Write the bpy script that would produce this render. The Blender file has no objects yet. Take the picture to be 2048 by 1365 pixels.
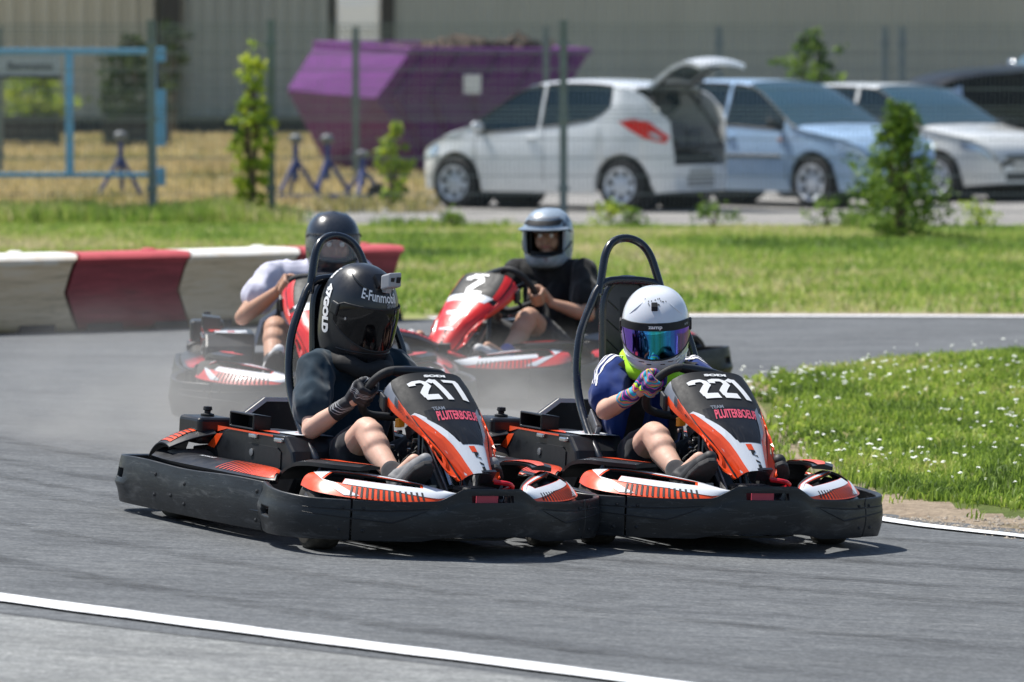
DUST = True
import bpy, bmesh, math, random
import numpy as np
from mathutils import Vector, Matrix, noise as mnoise
from mathutils.geometry import tessellate_polygon
from mathutils.bvhtree import BVHTree
V = Vector
PI = math.pi
R = math.radians
SC = bpy.context.scene
COL = SC.collection
random.seed(7)

# ------------------------------------------------------------------ objects
def tag(o, label=None, cat=None, group=None, kind=None):
    if label: o['label'] = label
    if cat: o['category'] = cat
    if group: o['group'] = group
    if kind: o['kind'] = kind
    return o

def empty(name, loc=(0, 0, 0), rz=0, mat=None, parent=None):
    o = bpy.data.objects.new(name, None)
    COL.objects.link(o)
    o.empty_display_size = .2
    if mat is not None: o.matrix_world = mat
    else:
        o.location = loc
        o.rotation_euler = (0, 0, rz)
    if parent: o.parent = parent
    return o

class MB:
    def __init__(s):
        s.v = []; s.f = []; s.m = []
    def add(s, vs, fs, m=0):
        b = len(s.v)
        s.v.extend([tuple(p) for p in vs])
        for f in fs:
            s.f.append([b + i for i in f]); s.m.append(m)
        return s
    def merge(s, o, m=None):
        b = len(s.v)
        s.v.extend(o.v)
        for f, k in zip(o.f, o.m):
            s.f.append([b + i for i in f]); s.m.append(k if m is None else m)
        return s
    def xf(s, M):
        s.v = [tuple(M @ V(p)) for p in s.v]
        return s
    def build(s, name, mats, parent=None, smooth=35, bevel=None, segs=2, sub=0, fix=True):
        me = bpy.data.meshes.new(name)
        me.from_pydata(s.v, [], s.f)
        if not isinstance(mats, (list, tuple)): mats = [mats]
        for k in mats: me.materials.append(k)
        me.polygons.foreach_set('material_index', s.m)
        if fix:
            bm = bmesh.new(); bm.from_mesh(me)
            bmesh.ops.remove_doubles(bm, verts=bm.verts, dist=1e-5)
            bmesh.ops.recalc_face_normals(bm, faces=bm.faces)
            bm.to_mesh(me); bm.free()
        if smooth:
            me.polygons.foreach_set('use_smooth', [True] * len(me.polygons))
            if smooth < 179: me.set_sharp_from_angle(angle=R(smooth))
        me.update()
        o = bpy.data.objects.new(name, me)
        COL.objects.link(o)
        if parent: o.parent = parent
        if bevel:
            b = o.modifiers.new('bevel', 'BEVEL'); b.width = bevel; b.segments = segs
            b.limit_method = 'ANGLE'; b.angle_limit = R(40); b.harden_normals = False
        if sub:
            b = o.modifiers.new('sub', 'SUBSURF'); b.levels = sub; b.render_levels = sub
        return o

def mirror_y(mb):
    o = MB(); o.v = [(x, -y, z) for x, y, z in mb.v]; o.f = [f[::-1] for f in mb.f]; o.m = list(mb.m)
    return o

def box(x0, x1, y0, y1, z0, z1, m=0, mb=None):
    mb = mb or MB()
    vs = [(x, y, z) for z in (z0, z1) for y in (y0, y1) for x in (x0, x1)]
    return mb.add(vs, [(0, 2, 3, 1), (4, 5, 7, 6), (0, 1, 5, 4), (2, 6, 7, 3), (0, 4, 6, 2), (1, 3, 7, 5)], m)

def obox(c, ax, ay, az, m=0, mb=None):
    """box from centre and three half-extent vectors"""
    mb = mb or MB()
    c, ax, ay, az = V(c), V(ax), V(ay), V(az)
    vs = [c + ax * x + ay * y + az * z for z in (-1, 1) for y in (-1, 1) for x in (-1, 1)]
    return mb.add(vs, [(0, 2, 3, 1), (4, 5, 7, 6), (0, 1, 5, 4), (2, 6, 7, 3), (0, 4, 6, 2), (1, 3, 7, 5)], m)

def cr(pts, k=6, closed=False):
    """Catmull-Rom through points of any dimension"""
    n = len(pts); out = []
    P = lambda i: pts[i % n] if closed else pts[max(0, min(n - 1, i))]
    for i in range(n if closed else n - 1):
        p0, p1, p2, p3 = P(i - 1), P(i), P(i + 1), P(i + 2)
        for j in range(k):
            t = j / k
            out.append(tuple(.5 * (2 * b + (c - a) * t + (2 * a - 5 * b + 4 * c - d) * t * t + (3 * b - a - 3 * c + d) * t ** 3)
                             for a, b, c, d in zip(p0, p1, p2, p3)))
    if not closed: out.append(tuple(pts[-1]))
    return out

def lerp(a, b, t): return a + (b - a) * t
def curve_at(tab, x):
    """tab: sorted rows (x, v...) -> linear interpolation"""
    if x <= tab[0][0]: return tab[0][1:]
    for a, b in zip(tab, tab[1:]):
        if x <= b[0]:
            t = (x - a[0]) / (b[0] - a[0]) if b[0] > a[0] else 0
            return tuple(lerp(p, q, t) for p, q in zip(a[1:], b[1:]))
    return tab[-1][1:]
def smooth_tab(tab, k=8):
    return cr(tab, k)

def loft(rings, closed=True, cap=True, m=0, mb=None):
    mb = mb or MB()
    n = len(rings[0]); vs = [p for r in rings for p in r]; fs = []
    for i in range(len(rings) - 1):
        for j in range(n if closed else n - 1):
            k = (j + 1) % n
            fs.append((i * n + j, i * n + k, (i + 1) * n + k, (i + 1) * n + j))
    if cap and closed:
        fs.append(tuple(range(n))[::-1]); b = (len(rings) - 1) * n
        fs.append(tuple(range(b, b + n)))
    return mb.add(vs, fs, m)

def tube(path, r, n=10, closed=False, cap=True, m=0, mb=None, sy=1.0, up=None):
    """round tube along a path; r number or list"""
    pts = [V(p) for p in path]; N = len(pts)
    rad = r if isinstance(r, (list, tuple)) else [r] * N
    T = []
    for i in range(N):
        a = pts[(i - 1) % N] if (closed or i > 0) else pts[i]
        b = pts[(i + 1) % N] if (closed or i < N - 1) else pts[i]
        T.append((b - a).normalized())
    u = V(up) if up else (V((0, 0, 1)) if abs(T[0].z) < .9 else V((1, 0, 0)))
    rings = []
    nrm = (u - T[0] * u.dot(T[0])).normalized()
    for i in range(N):
        if i: nrm = (nrm - T[i] * nrm.dot(T[i])).normalized()
        bi = T[i].cross(nrm)
        rings.append([pts[i] + (nrm * math.cos(2 * PI * j / n) * sy + bi * math.sin(2 * PI * j / n)) * rad[i] for j in range(n)])
    if closed: rings.append(rings[0])
    return loft(rings, True, cap and not closed, m, mb)

def lathe(prof, c=(0, 0, 0), axis='y', n=32, m=0, mb=None, closed=False):
    """prof: (radius, along). axis x/y/z"""
    rings = []
    for rr, h in prof:
        ring = []
        for j in range(n):
            a = 2 * PI * j / n; p, q = rr * math.cos(a), rr * math.sin(a)
            ring.append({'y': (p, h, q), 'x': (h, p, q), 'z': (p, q, h)}[axis])
        rings.append([V(c) + V(t) for t in ring])
    if closed: rings.append(rings[0])
    return loft(rings, True, not closed, m, mb)

def prism(poly, fn, h0, h1, m=0, mb=None):
    """poly: 2D outline; fn(u,v,h)->3D ; closed solid between h0 and h1"""
    mb = mb or MB()
    n = len(poly)
    vs = [fn(u, v, h0) for u, v in poly] + [fn(u, v, h1) for u, v in poly]
    tri = tessellate_polygon([[V((u, v, 0)) for u, v in poly]])
    fs = [tuple(t) for t in tri] + [tuple(i + n for i in t[::-1]) for t in tri]
    fs += [(i, (i + 1) % n, n + (i + 1) % n, n + i) for i in range(n)]
    return mb.add(vs, fs, m)

def grid(fn, nu, nv, m=0, mb=None, us=None, vs=None, mfn=None, skip=None):
    mb = mb or MB()
    us = us or [i / nu for i in range(nu + 1)]; vs = vs or [j / nv for j in range(nv + 1)]
    P = [fn(u, v) for v in vs for u in us]; W = len(us)
    b = len(mb.v); mb.v.extend([tuple(p) for p in P])
    for j in range(len(vs) - 1):
        for i in range(W - 1):
            uc, vc = (us[i] + us[i + 1]) / 2, (vs[j] + vs[j + 1]) / 2
            if skip and skip(uc, vc): continue
            mb.f.append([b + j * W + i, b + j * W + i + 1, b + (j + 1) * W + i + 1, b + (j + 1) * W + i])
            mb.m.append(mfn(uc, vc) if mfn else m)
    return mb

def thicken(mb, t, m_edge=None, out=None):
    """give a sheet real thickness: second skin offset along -normal plus rim"""
    bm = bmesh.new()
    vs = [bm.verts.new(p) for p in mb.v]
    for f, k in zip(mb.f, mb.m):
        try: q = bm.faces.new([vs[i] for i in f]); q.material_index = k
        except ValueError: pass
    bmesh.ops.remove_doubles(bm, verts=bm.verts, dist=1e-5)
    bm.normal_update()
    if out is not None and sum(f.normal.dot(f.calc_center_median() if out == 'r' else (f.calc_center_median() - V((0, 0, .7)) if out == 'rh' else V(out))) * f.calc_area() for f in bm.faces) < 0:
        bmesh.ops.reverse_faces(bm, faces=bm.faces); bm.normal_update()
    bm.verts.ensure_lookup_table(); bm.verts.index_update()
    n = len(bm.verts); o = MB()
    o.v = [tuple(v.co) for v in bm.verts] + [tuple(v.co - v.normal * t) for v in bm.verts]
    for f in bm.faces:
        ix = [v.index for v in f.verts]
        o.f.append(ix); o.m.append(f.material_index)
        o.f.append([i + n for i in ix[::-1]]); o.m.append(f.material_index if m_edge is None else m_edge)
    for e in bm.edges:
        if len(e.link_faces) == 1:
            l = [l for l in e.link_loops][0]
            a, b = l.vert.index, l.link_loop_next.vert.index
            o.f.append([b, a, a + n, b + n]); o.m.append(l.face.material_index if m_edge is None else m_edge)
    bm.free()
    return o

def uniq(vals, lo, hi, step):
    """sorted breakpoints including vals, with max spacing step"""
    b = sorted(set([lo, hi] + [v for v in vals if lo < v < hi])); out = []
    for p, q in zip(b, b[1:]):
        k = max(1, math.ceil((q - p) / step - 1e-6))
        out += [p + (q - p) * i / k for i in range(k)]
    return out + [hi]

# ------------------------------------------------------------------ flat graphics mapped onto surfaces
def subdiv2d(verts, tris, maxlen):
    bm = bmesh.new(); vs = [bm.verts.new((u, v, 0)) for u, v in verts]
    for t in tris:
        try: bm.faces.new([vs[i] for i in t])
        except ValueError: pass
    for _ in range(6):
        es = [e for e in bm.edges if e.calc_length() > maxlen]
        if not es: break
        bmesh.ops.subdivide_edges(bm, edges=es, cuts=1)
        bmesh.ops.triangulate(bm, faces=[f for f in bm.faces if len(f.verts) > 3])
    bm.verts.index_update()
    out = [(v.co.x, v.co.y) for v in bm.verts], [[v.index for v in f.verts] for f in bm.faces]
    bm.free(); return out

def decal(polys, fn, maxlen=.02, m=0, mb=None):
    """polys: list of 2D outlines, mapped by fn(u,v)->3D"""
    mb = mb or MB()
    for p in polys:
        tri = tessellate_polygon([[V((u, v, 0)) for u, v in p]])
        vs, fs = subdiv2d(p, tri, maxlen)
        mb.add([fn(u, v) for u, v in vs], fs, m)
    return mb

_txt = {}
def text2d(s, size=1.0, bold=0.0, shear=0.0, width=None, spacing=1.0):
    key = (s, bold, shear, spacing)
    if key not in _txt:
        cu = bpy.data.curves.new('t', 'FONT'); cu.body = s; cu.size = 1; cu.offset = bold; cu.shear = shear
        cu.space_character = spacing; cu.resolution_u = 3
        ob = bpy.data.objects.new('t', cu); COL.objects.link(ob)
        me = ob.to_mesh()
        vs = [(v.co.x, v.co.y) for v in me.vertices]; fs = [list(p.vertices) for p in me.polygons]
        ob.to_mesh_clear(); bpy.data.objects.remove(ob); bpy.data.curves.remove(cu)
        _txt[key] = (vs, fs)
    vs, fs = _txt[key]
    x0 = min(v[0] for v in vs); x1 = max(v[0] for v in vs); y0 = min(v[1] for v in vs); y1 = max(v[1] for v in vs)
    sx = width / (x1 - x0) if width else size
    sy = size / (y1 - y0)
    if not width: sx = sy
    return [((u - (x0 + x1) / 2) * sx, (v - (y0 + y1) / 2) * sy) for u, v in vs], fs

def text_on(s, fn, size, m=0, mb=None, maxlen=.03, **kw):
    mb = mb or MB()
    vs, fs = text2d(s, size, **kw)
    vs, fs = subdiv2d(vs, [t for f in fs for t in ([f] if len(f) == 3 else [[f[0], f[i], f[i + 1]] for i in range(1, len(f) - 1)])], maxlen)
    return mb.add([fn(u, v) for u, v in vs], fs, m)

def stroke(pts, w):
    """mitred thick polyline -> list of quads"""
    out = []; n = len(pts); P = [V(p) for p in pts]; L = []; Rr = []
    for i in range(n):
        if i == 0: d = (P[1] - P[0]).normalized(); k = 1
        elif i == n - 1: d = (P[-1] - P[-2]).normalized(); k = 1
        else:
            a = (P[i] - P[i - 1]).normalized(); b = (P[i + 1] - P[i]).normalized(); d = (a + b).normalized(); k = 1 / max(.5, d.dot(a))
        nn = V((-d.y, d.x)) * w / 2 * k
        L.append(P[i] + nn); Rr.append(P[i] - nn)
    for i in range(n - 1): out.append([tuple(L[i]), tuple(L[i + 1]), tuple(Rr[i + 1]), tuple(Rr[i])])
    return out

DIG = {  # block numerals in a 0..1 x 0..1.6 cell: stroke paths
    '2': [[(.0, 1.12), (.06, 1.36), (.3, 1.44), (.66, 1.44), (.84, 1.3), (.84, .98), (.16, .40), (.16, .16)], [(.02, .16), (1.0, .16)]],
    '1': [[(.12, 1.30), (.34, 1.44), (.56, 1.6)], [(.56, 1.6), (.56, 0)]],
    '7': [[(.0, 1.44), (1.0, 1.44)], [(.84, 1.40), (.46, 0)]],
}
def digits(s, h, w, gap, thick, shear=.0):
    """returns list of polygons centred on 0"""
    polys = []; x = 0; adv = []
    for c in s:
        cw = w * (.62 if c == '1' else 1); adv.append((x, cw)); x += cw + gap
    tot = x - gap
    for c, (x0, cw) in zip(s, adv):
        for p in DIG[c]:
            off = .56 - .31 if c == '1' else 0
            q = [((u - off) * w if c == '1' else u * cw, v / 1.6 * h) for u, v in p]
            for quad in stroke(q, thick):
                polys.append([(x0 + a - tot / 2 + (b - h / 2) * shear, b - h / 2) for a, b in quad])
    return polys

# ------------------------------------------------------------------ materials
def nodes(name):
    m = bpy.data.materials.new(name); m.use_nodes = True
    nt = m.node_tree; b = nt.nodes['Principled BSDF']
    return m, nt, b
def N(nt, t, **kw):
    n = nt.nodes.new(t)
    for k, v in kw.items():
        if k in n.inputs.keys() if hasattr(n.inputs, 'keys') else False: n.inputs[k].default_value = v
        else: setattr(n, k, v)
    return n
def rgba(c): return (c[0], c[1], c[2], 1)
def ramp(nt, fac, stops, interp='LINEAR'):
    r = nt.nodes.new('ShaderNodeValToRGB'); r.color_ramp.interpolation = interp
    els = r.color_ramp.elements
    while len(els) < len(stops): els.new(.5)
    for e, (p, c) in zip(els, stops):
        e.position = p; e.color = rgba(c) if len(c) == 3 else c
    nt.links.new(fac, r.inputs['Fac']); return r.outputs['Color']
def noise_tex(nt, scale, detail=4, rough=.6, vec=None, dist=0):
    t = nt.nodes.new('ShaderNodeTexNoise'); t.inputs['Scale'].default_value = scale
    t.inputs['Detail'].default_value = detail; t.inputs['Roughness'].default_value = rough; t.inputs['Distortion'].default_value = dist
    if vec: nt.links.new(vec, t.inputs['Vector'])
    return t.outputs['Fac']
def objco(nt, scale=(1, 1, 1), rot=(0, 0, 0)):
    c = nt.nodes.new('ShaderNodeTexCoord'); mp = nt.nodes.new('ShaderNodeMapping')
    mp.inputs['Scale'].default_value = scale; mp.inputs['Rotation'].default_value = rot
    nt.links.new(c.outputs['Object'], mp.inputs['Vector']); return mp.outputs['Vector']
def mix(nt, f, a, b, mode='MIX'):
    x = nt.nodes.new('ShaderNodeMix'); x.data_type = 'RGBA'; x.blend_type = mode
    for sock, val in ((0, f), (6, a), (7, b)):
        if hasattr(val, 'is_linked') or hasattr(val, 'node'): nt.links.new(val, x.inputs[sock])
        else: x.inputs[sock].default_value = val if sock == 0 else rgba(val)
    return x.outputs[2]
def bump(nt, b, h, strength=.3, dist=.01):
    n = nt.nodes.new('ShaderNodeBump'); n.inputs['Strength'].default_value = strength; n.inputs['Distance'].default_value = dist
    nt.links.new(h, n.inputs['Height']); nt.links.new(n.outputs['Normal'], b.inputs['Normal'])

def pmat(name, c, rough=.5, metal=0, var=.12, vscale=8, bmp=0, bscale=60, coat=0, dirt=None, dscale=6, spec=.5, sheen=0, stretch=(1, 1, 1), bdist=.004, sss=0):
    """general painted / plastic / cloth material with a little wear"""
    m, nt, b = nodes(name)
    vec = objco(nt, stretch)
    f = noise_tex(nt, vscale, 5, .6, vec)
    lo = tuple(x * (1 - var) for x in c); hi = tuple(min(1, x * (1 + var)) for x in c)
    col = ramp(nt, f, [(.3, lo), (.7, hi)])
    if dirt:
        g = noise_tex(nt, dscale, 8, .7, vec, .5)
        msk = ramp(nt, g, [(dirt[1], (0, 0, 0)), (dirt[1] + dirt[2], (1, 1, 1))])
        col = mix(nt, msk, col, dirt[0])
    nt.links.new(col, b.inputs['Base Color'])
    r = ramp(nt, noise_tex(nt, vscale * 3, 4, .7, vec), [(.3, (max(0, rough - .08),) * 3), (.7, (min(1, rough + .1),) * 3)])
    nt.links.new(r, b.inputs['Roughness'])
    b.inputs['Metallic'].default_value = metal; b.inputs['Coat Weight'].default_value = coat
    b.inputs['Specular IOR Level'].default_value = spec; b.inputs['Coat Roughness'].default_value = .06
    if sheen: b.inputs['Sheen Weight'].default_value = sheen
    if sss:
        b.inputs['Subsurface Weight'].default_value = sss; b.inputs['Subsurface Radius'].default_value = (.012, .005, .003); b.inputs['Subsurface Scale'].default_value = 1
    if bmp: bump(nt, b, noise_tex(nt, bscale, 5, .6, vec), bmp, bdist)
    return m
M = {}

def capsule(mb, p0, p1, r0, r1, n=14, sq=None):
    """tapered capsule; sq=(vector,factor) squashes the section along a direction"""
    p0, p1 = V(p0), V(p1); d = p1 - p0; L = d.length
    if L < 1e-6: d = V((0, 0, 1)); L = 1e-6
    t = d.normalized(); u = t.orthogonal().normalized(); w_ = t.cross(u); rings = []
    for k in range(1, 5):
        a = -PI / 2 + PI / 2 * k / 5; rings.append((p0 + t * r0 * math.sin(a), r0 * math.cos(a)))
    rings += [(p0, r0), (p0.lerp(p1, .5), (r0 + r1) / 2), (p1, r1)]
    for k in range(1, 5):
        a = PI / 2 * k / 5; rings.append((p1 + t * r1 * math.sin(a), r1 * math.cos(a)))
    out = []
    for c, r_ in rings:
        ring = []
        for j in range(n):
            o = (u * math.cos(2 * PI * j / n) + w_ * math.sin(2 * PI * j / n)) * r_
            if sq: s = V(sq[0]).normalized(); o = o - s * o.dot(s) * (1 - sq[1])
            ring.append(c + o)
        out.append(ring)
    loft(out, True, True, 0, mb)

# ------------------------------------------------------------------ camera, sun, sky
cam = bpy.data.cameras.new('camera'); camo = bpy.data.objects.new('camera', cam); COL.objects.link(camo)
CAMH = 1.743
PITCH = math.atan((682.5 - 118) / 9740)
camo.location = (0, 0, CAMH); camo.rotation_euler = (PI / 2 - PITCH, 0, 0)
cam.sensor_width = 36; cam.lens = 9740 / 2048 * 36; cam.clip_start = .5; cam.clip_end = 2000
cam.dof.use_dof = True; cam.dof.focus_distance = 17.9; cam.dof.aperture_fstop = 4.4
SC.camera = camo
SUN = V((-.46, .30, 1.0)).normalized()
el = math.asin(SUN.z); az = math.atan2(SUN.x, SUN.y)
sun = bpy.data.lights.new('sun', 'SUN'); sun.energy = 5.0; sun.angle = R(.55); sun.color = (1, .965, .9)
so = bpy.data.objects.new('sun', sun); COL.objects.link(so)
so.rotation_euler = (-SUN).to_track_quat('-Z', 'Y').to_euler(); so.location = SUN * 40
w = bpy.data.worlds.new('World'); SC.world = w; w.use_nodes = True
nt = w.node_tree; bg = nt.nodes['Background']
sky = nt.nodes.new('ShaderNodeTexSky'); sky.sky_type = 'NISHITA'; sky.sun_disc = False
sky.sun_elevation = el; sky.sun_rotation = az; sky.air_density = 1.0; sky.dust_density = .8; sky.ozone_density = 1.2
nt.links.new(sky.outputs[0], bg.inputs[0]); bg.inputs[1].default_value = .098
SC.view_settings.view_transform = 'Standard'; SC.view_settings.look = 'None'; SC.view_settings.exposure = 0.38; SC.view_settings.gamma = 1
SC.cycles.max_bounces = 6; SC.cycles.transparent_max_bounces = 12; SC.cycles.volume_bounces = 1
SC.cycles.use_denoising = True
try: SC.cycles.denoiser = 'OPENIMAGEDENOISE'
except Exception: pass

# ------------------------------------------------------------------ ground materials
def mat_asphalt(name, base, patch=.12, fine=.35):
    m, nt, b = nodes(name)
    vec = objco(nt)
    g = noise_tex(nt, 110, 4, .85, vec); big = noise_tex(nt, .9, 6, .65, vec, .6)
    st = noise_tex(nt, 3.2, 7, .6, objco(nt, (.35, 1.3, 1), (0, 0, R(12))), .2)
    vo = nt.nodes.new('ShaderNodeTexVoronoi'); vo.inputs['Scale'].default_value = 55; nt.links.new(vec, vo.inputs['Vector'])
    c = ramp(nt, g, [(.28, tuple(x * (1 - fine) for x in base)), (.55, base), (.78, tuple(x * (1 + fine * 1.5) for x in base))])
    c = mix(nt, .5, c, ramp(nt, vo.outputs['Distance'], [(.0, tuple(min(1, x * 1.5) for x in base)), (.5, tuple(x * .7 for x in base))]))
    c = mix(nt, 1.0, c, ramp(nt, noise_tex(nt, 38, 5, .8, vec), [(.35, (.74, .74, .74)), (.5, (1, 1, 1)), (.66, (1.34, 1.33, 1.30))]), 'MULTIPLY')
    c2 = ramp(nt, big, [(.3, (1 - patch,) * 3), (.7, (1 + patch, 1 + patch, 1 + patch))])
    c = mix(nt, 1.0, c, c2, 'MULTIPLY')
    md = noise_tex(nt, 14, 6, .75, objco(nt, (.5, 1.6, 1), (0, 0, R(4))), .3)
    c = mix(nt, 1.0, c, ramp(nt, md, [(.33, (.70, .70, .71)), (.5, (1, 1, 1)), (.68, (1.30, 1.29, 1.27))]), 'MULTIPLY')
    c3 = ramp(nt, st, [(.30, (.76, .76, .77)), (.48, (1, 1, 1)), (.72, (1.14, 1.13, 1.11))])
    c = mix(nt, 1.0, c, c3, 'MULTIPLY')
    nt.links.new(c, b.inputs['Base Color']); b.inputs['Roughness'].default_value = .86; b.inputs['Specular IOR Level'].default_value = .3
    bump(nt, b, g, .6, .004)
    return m
M['asphalt'] = mat_asphalt('asphalt', (.126, .134, .142), .14)
M['apron'] = mat_asphalt('apron_asphalt', (.235, .243, .242), .16)
M['parking'] = mat_asphalt('parking_asphalt', (.30, .29, .275), .2, .2)
M['joint'] = pmat('joint_tar', (.03, .03, .03), .8)
M['line'] = pmat('road_paint', (.80, .81, .82), .6, var=.06, vscale=3, dirt=((.34, .34, .35), .53, .16), dscale=26, stretch=(1, 1, 1))

def mat_soil(name, cols, sc1=.5, sc2=7):
    m, nt, b = nodes(name); vec = objco(nt)
    a = noise_tex(nt, sc1, 6, .7, vec, .8); f = noise_tex(nt, sc2, 8, .75, vec, .3)
    c = ramp(nt, a, [(.35, cols[0]), (.5, cols[1]), (.62, cols[2])])
    d = ramp(nt, f, [(.3, (.62, .62, .6)), (.55, (1, 1, 1)), (.75, (1.3, 1.28, 1.2))])
    c = mix(nt, 1.0, c, d, 'MULTIPLY')
    nt.links.new(c, b.inputs['Base Color']); b.inputs['Roughness'].default_value = .95; b.inputs['Specular IOR Level'].default_value = .15
    bump(nt, b, f, .8, .03); return m
M['field'] = mat_soil('field_soil', [(.19, .24, .07), (.25, .29, .09), (.40, .36, .20)], .45)
M['dry'] = mat_soil('dry_ground', [(.40, .31, .16), (.47, .37, .20), (.24, .26, .08)], .3)
M['island'] = mat_soil('island_soil', [(.11, .15, .04), (.14, .17, .05), (.22, .19, .10)], .8, 14)
M['dirt'] = mat_soil('bare_dirt', [(.30, .235, .17), (.42, .335, .25), (.24, .20, .13)], 2.2, 24)

def gz(x, y):
    t = max(0, min(1, (28 - y) / 7)); t = t * t * (3 - 2 * t)
    return -.05 * (max(-7, min(7, x)) + .55) * t
def drape(me):
    bm = bmesh.new(); bm.from_mesh(me)
    cuts = [((0, y, 0), (0, 1, 0)) for y in np.arange(21, 28.01, .5)] + [((x, 0, 0), (1, 0, 0)) for x in (-7, -3.5, -.55, 3.5, 7)]
    for co, no in cuts:
        bmesh.ops.bisect_plane(bm, geom=bm.verts[:] + bm.edges[:] + bm.faces[:], plane_co=co, plane_no=no, dist=1e-5)
    bmesh.ops.triangulate(bm, faces=bm.faces)
    for v in bm.verts: v.co.z += gz(v.co.x, v.co.y)
    bmesh.ops.recalc_face_normals(bm, faces=bm.faces)
    for f in bm.faces:
        if f.normal.z < 0: f.normal_flip()
    bm.to_mesh(me); bm.free()
def adj(P):
    out = []
    for x, y in P:
        k = 1.0
        for _ in range(4): k = (CAMH - gz(x * k, y * k)) / CAMH
        out.append((x * k, y * k))
    return out
def sheet(name, poly, z, m, label=None):
    mb = MB(); tri = tessellate_polygon([[V((x, y, 0)) for x, y in poly]])
    mb.add([(x, y, z) for x, y in poly], tri)
    o = mb.build(name, m, smooth=0); tag(o, kind='structure')
    drape(o.data)
    return o
sheet('ground', [(-400, -60), (400, -60), (400, 600), (-400, 600)], -.016, M['dry'])
FE = [(-40, 9.5), (-8, 27.7), (-3.3, 30.75), (-2.0, 31.55), (-.7, 32.6), (.2, 32.95), (1.24, 33.05), (3.5, 32.95), (8, 32.3), (40, 25)]
sheet('track', FE + [(40, -20), (-40, -20)], 0, M['asphalt'])
sheet('grass_verge', FE[::1] + [(40, 51.2), (4, 51.5), (-3, 52.2), (-40, 51)], -.008, M['field'])
sheet('apron', adj([(-9, 22.13), (-1.608, 15.217), (-.383, 14.07), (7, 7.15), (7, -15), (-9, -15)]), .004, M['apron'])
sheet('parking_lot', [(-14, 52.2), (-3, 52.2), (-1.5, 51.7), (4, 51.3), (40, 51.0), (40, 95), (2.6, 82), (-.2, 66), (-1.2, 61.5), (-2.2, 57.4), (-4, 54), (-14, 53.4)], -.004, M['parking'])

def ribbon(name, pts, w0, z, m, k=10):
    P = cr(adj(pts), k); L = []
    for i, p in enumerate(P):
        a = V(P[max(0, i - 1)]); b = V(P[min(len(P) - 1, i + 1)]); d = (b - a).normalized(); n_ = V((-d.y, d.x))
        ww = w0 * (1 + .05 * math.sin(i * 1.7) + .03 * math.sin(i * .61))
        L.append([(p[0] - n_.x * ww / 2, p[1] - n_.y * ww / 2, z), (p[0] + n_.x * ww / 2, p[1] + n_.y * ww / 2, z)])
    o = loft(L, False, False).build(name, m, smooth=0); tag(o, kind='structure'); drape(o.data)
    return o
ribbon('track_edge_line', [(-5, 19.3), (-2.9, 17.05), (-1.654, 15.66), (-.62, 14.56), (.386, 13.527), (2.5, 11.2), (5, 8.2)], .165, .008, M['line'])
ribbon('asphalt_joint', [(-4.5, 17.92), (-1.608, 15.215), (-1.0, 14.63), (-.383, 14.068), (3, 10.9)], .012, .0075, M['joint'])
ribbon('track_edge_line', [(.90, 22.8), (.93, 21), (1.02, 19.6), (1.39, 18.37), (1.866, 17.68), (2.6, 16.8), (4.2, 15.2)], .115, .008, M['line'])
ribbon('track_edge_line', [(-.55, 32.62), (.2, 32.84), (1.24, 32.93), (3.5, 32.83), (8, 32.2), (14, 30.9)], .20, .008, M['line'])

ribbon('dirt_edge', [(-.55, 32.88), (.2, 33.10), (1.24, 33.20), (3.5, 33.12), (8, 32.5), (14, 31.2)], .42, .003, M['dirt'])
ISL0 = [(1.42, 18.62), (1.36, 19.1), (1.22, 20), (1.12, 22), (1.1, 24), (1.2, 25.95), (1.5, 26.9), (1.9, 27.55), (3.0, 28.65), (5, 29.6), (9, 30), (13, 25), (13, 12), (6, 13.3), (3.2, 16.4), (1.95, 17.9)]
ISL = adj(ISL0); EDX, EDY = adj([(1.4, 18.5)])[0]
def inpoly(x, y, P):
    c = False; j = len(P) - 1
    for i in range(len(P)):
        if (P[i][1] > y) != (P[j][1] > y) and x < (P[j][0] - P[i][0]) * (y - P[i][1]) / (P[j][1] - P[i][1]) + P[i][0]: c = not c
        j = i
    return c
def tyre_marks():
    m, nt, b = nodes('rubber_marks'); b.inputs['Base Color'].default_value = (.03, .03, .032, 1); b.inputs['Roughness'].default_value = .7
    a = noise_tex(nt, 5, 6, .75, objco(nt, (.6, 2.2, 1)), .4); r = ramp(nt, a, [(.42, (0, 0, 0)), (.72, (.55, .55, .55))]); nt.links.new(r, b.inputs['Alpha']); return m
M['marks'] = tyre_marks()
for k_, (o_, w_) in enumerate(((0, .13), (.45, .10), (1.1, .15), (-1.2, .12), (-2.3, .14), (2.0, .12))):
    ribbon('tyre_mark', [(6, 13.2 + o_ * 1.0), (2.4, 15.0 + o_), (.2, 16.6 + o_), (-2.0, 19.6 + o_), (-3.6, 23.5 + o_ * .8), (-4.6, 28.0)], w_, .0045, M['marks'])
def edist(x, y, P):
    best = 9
    for i in range(len(P)):
        a = V(P[i]); b = V(P[(i + 1) % len(P)]); p = V((x, y)); t = max(0, min(1, (p - a).dot(b - a) / (b - a).length_squared))
        best = min(best, (p - a - (b - a) * t).length)
    return best
def isl_z(x, y):
    d = edist(x, y, ISL) if inpoly(x, y, ISL) else 0
    return gz(x, y) + .006 + min(.07, d * .09) + .02 * mnoise.noise(V((x * 1.7, y * 1.7, 0))) * min(1, d * 3)
mb = MB(); gx = np.arange(1.0, 6.2, .09); gy = np.arange(15, 30, .12); ix = {}
for i, x in enumerate(gx):
    for j, y in enumerate(gy):
        ix[i, j] = len(mb.v); d = inpoly(x, y, ISL)
        mb.v.append((x, y, isl_z(x, y) if d else gz(x, y) - .005))
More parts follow.
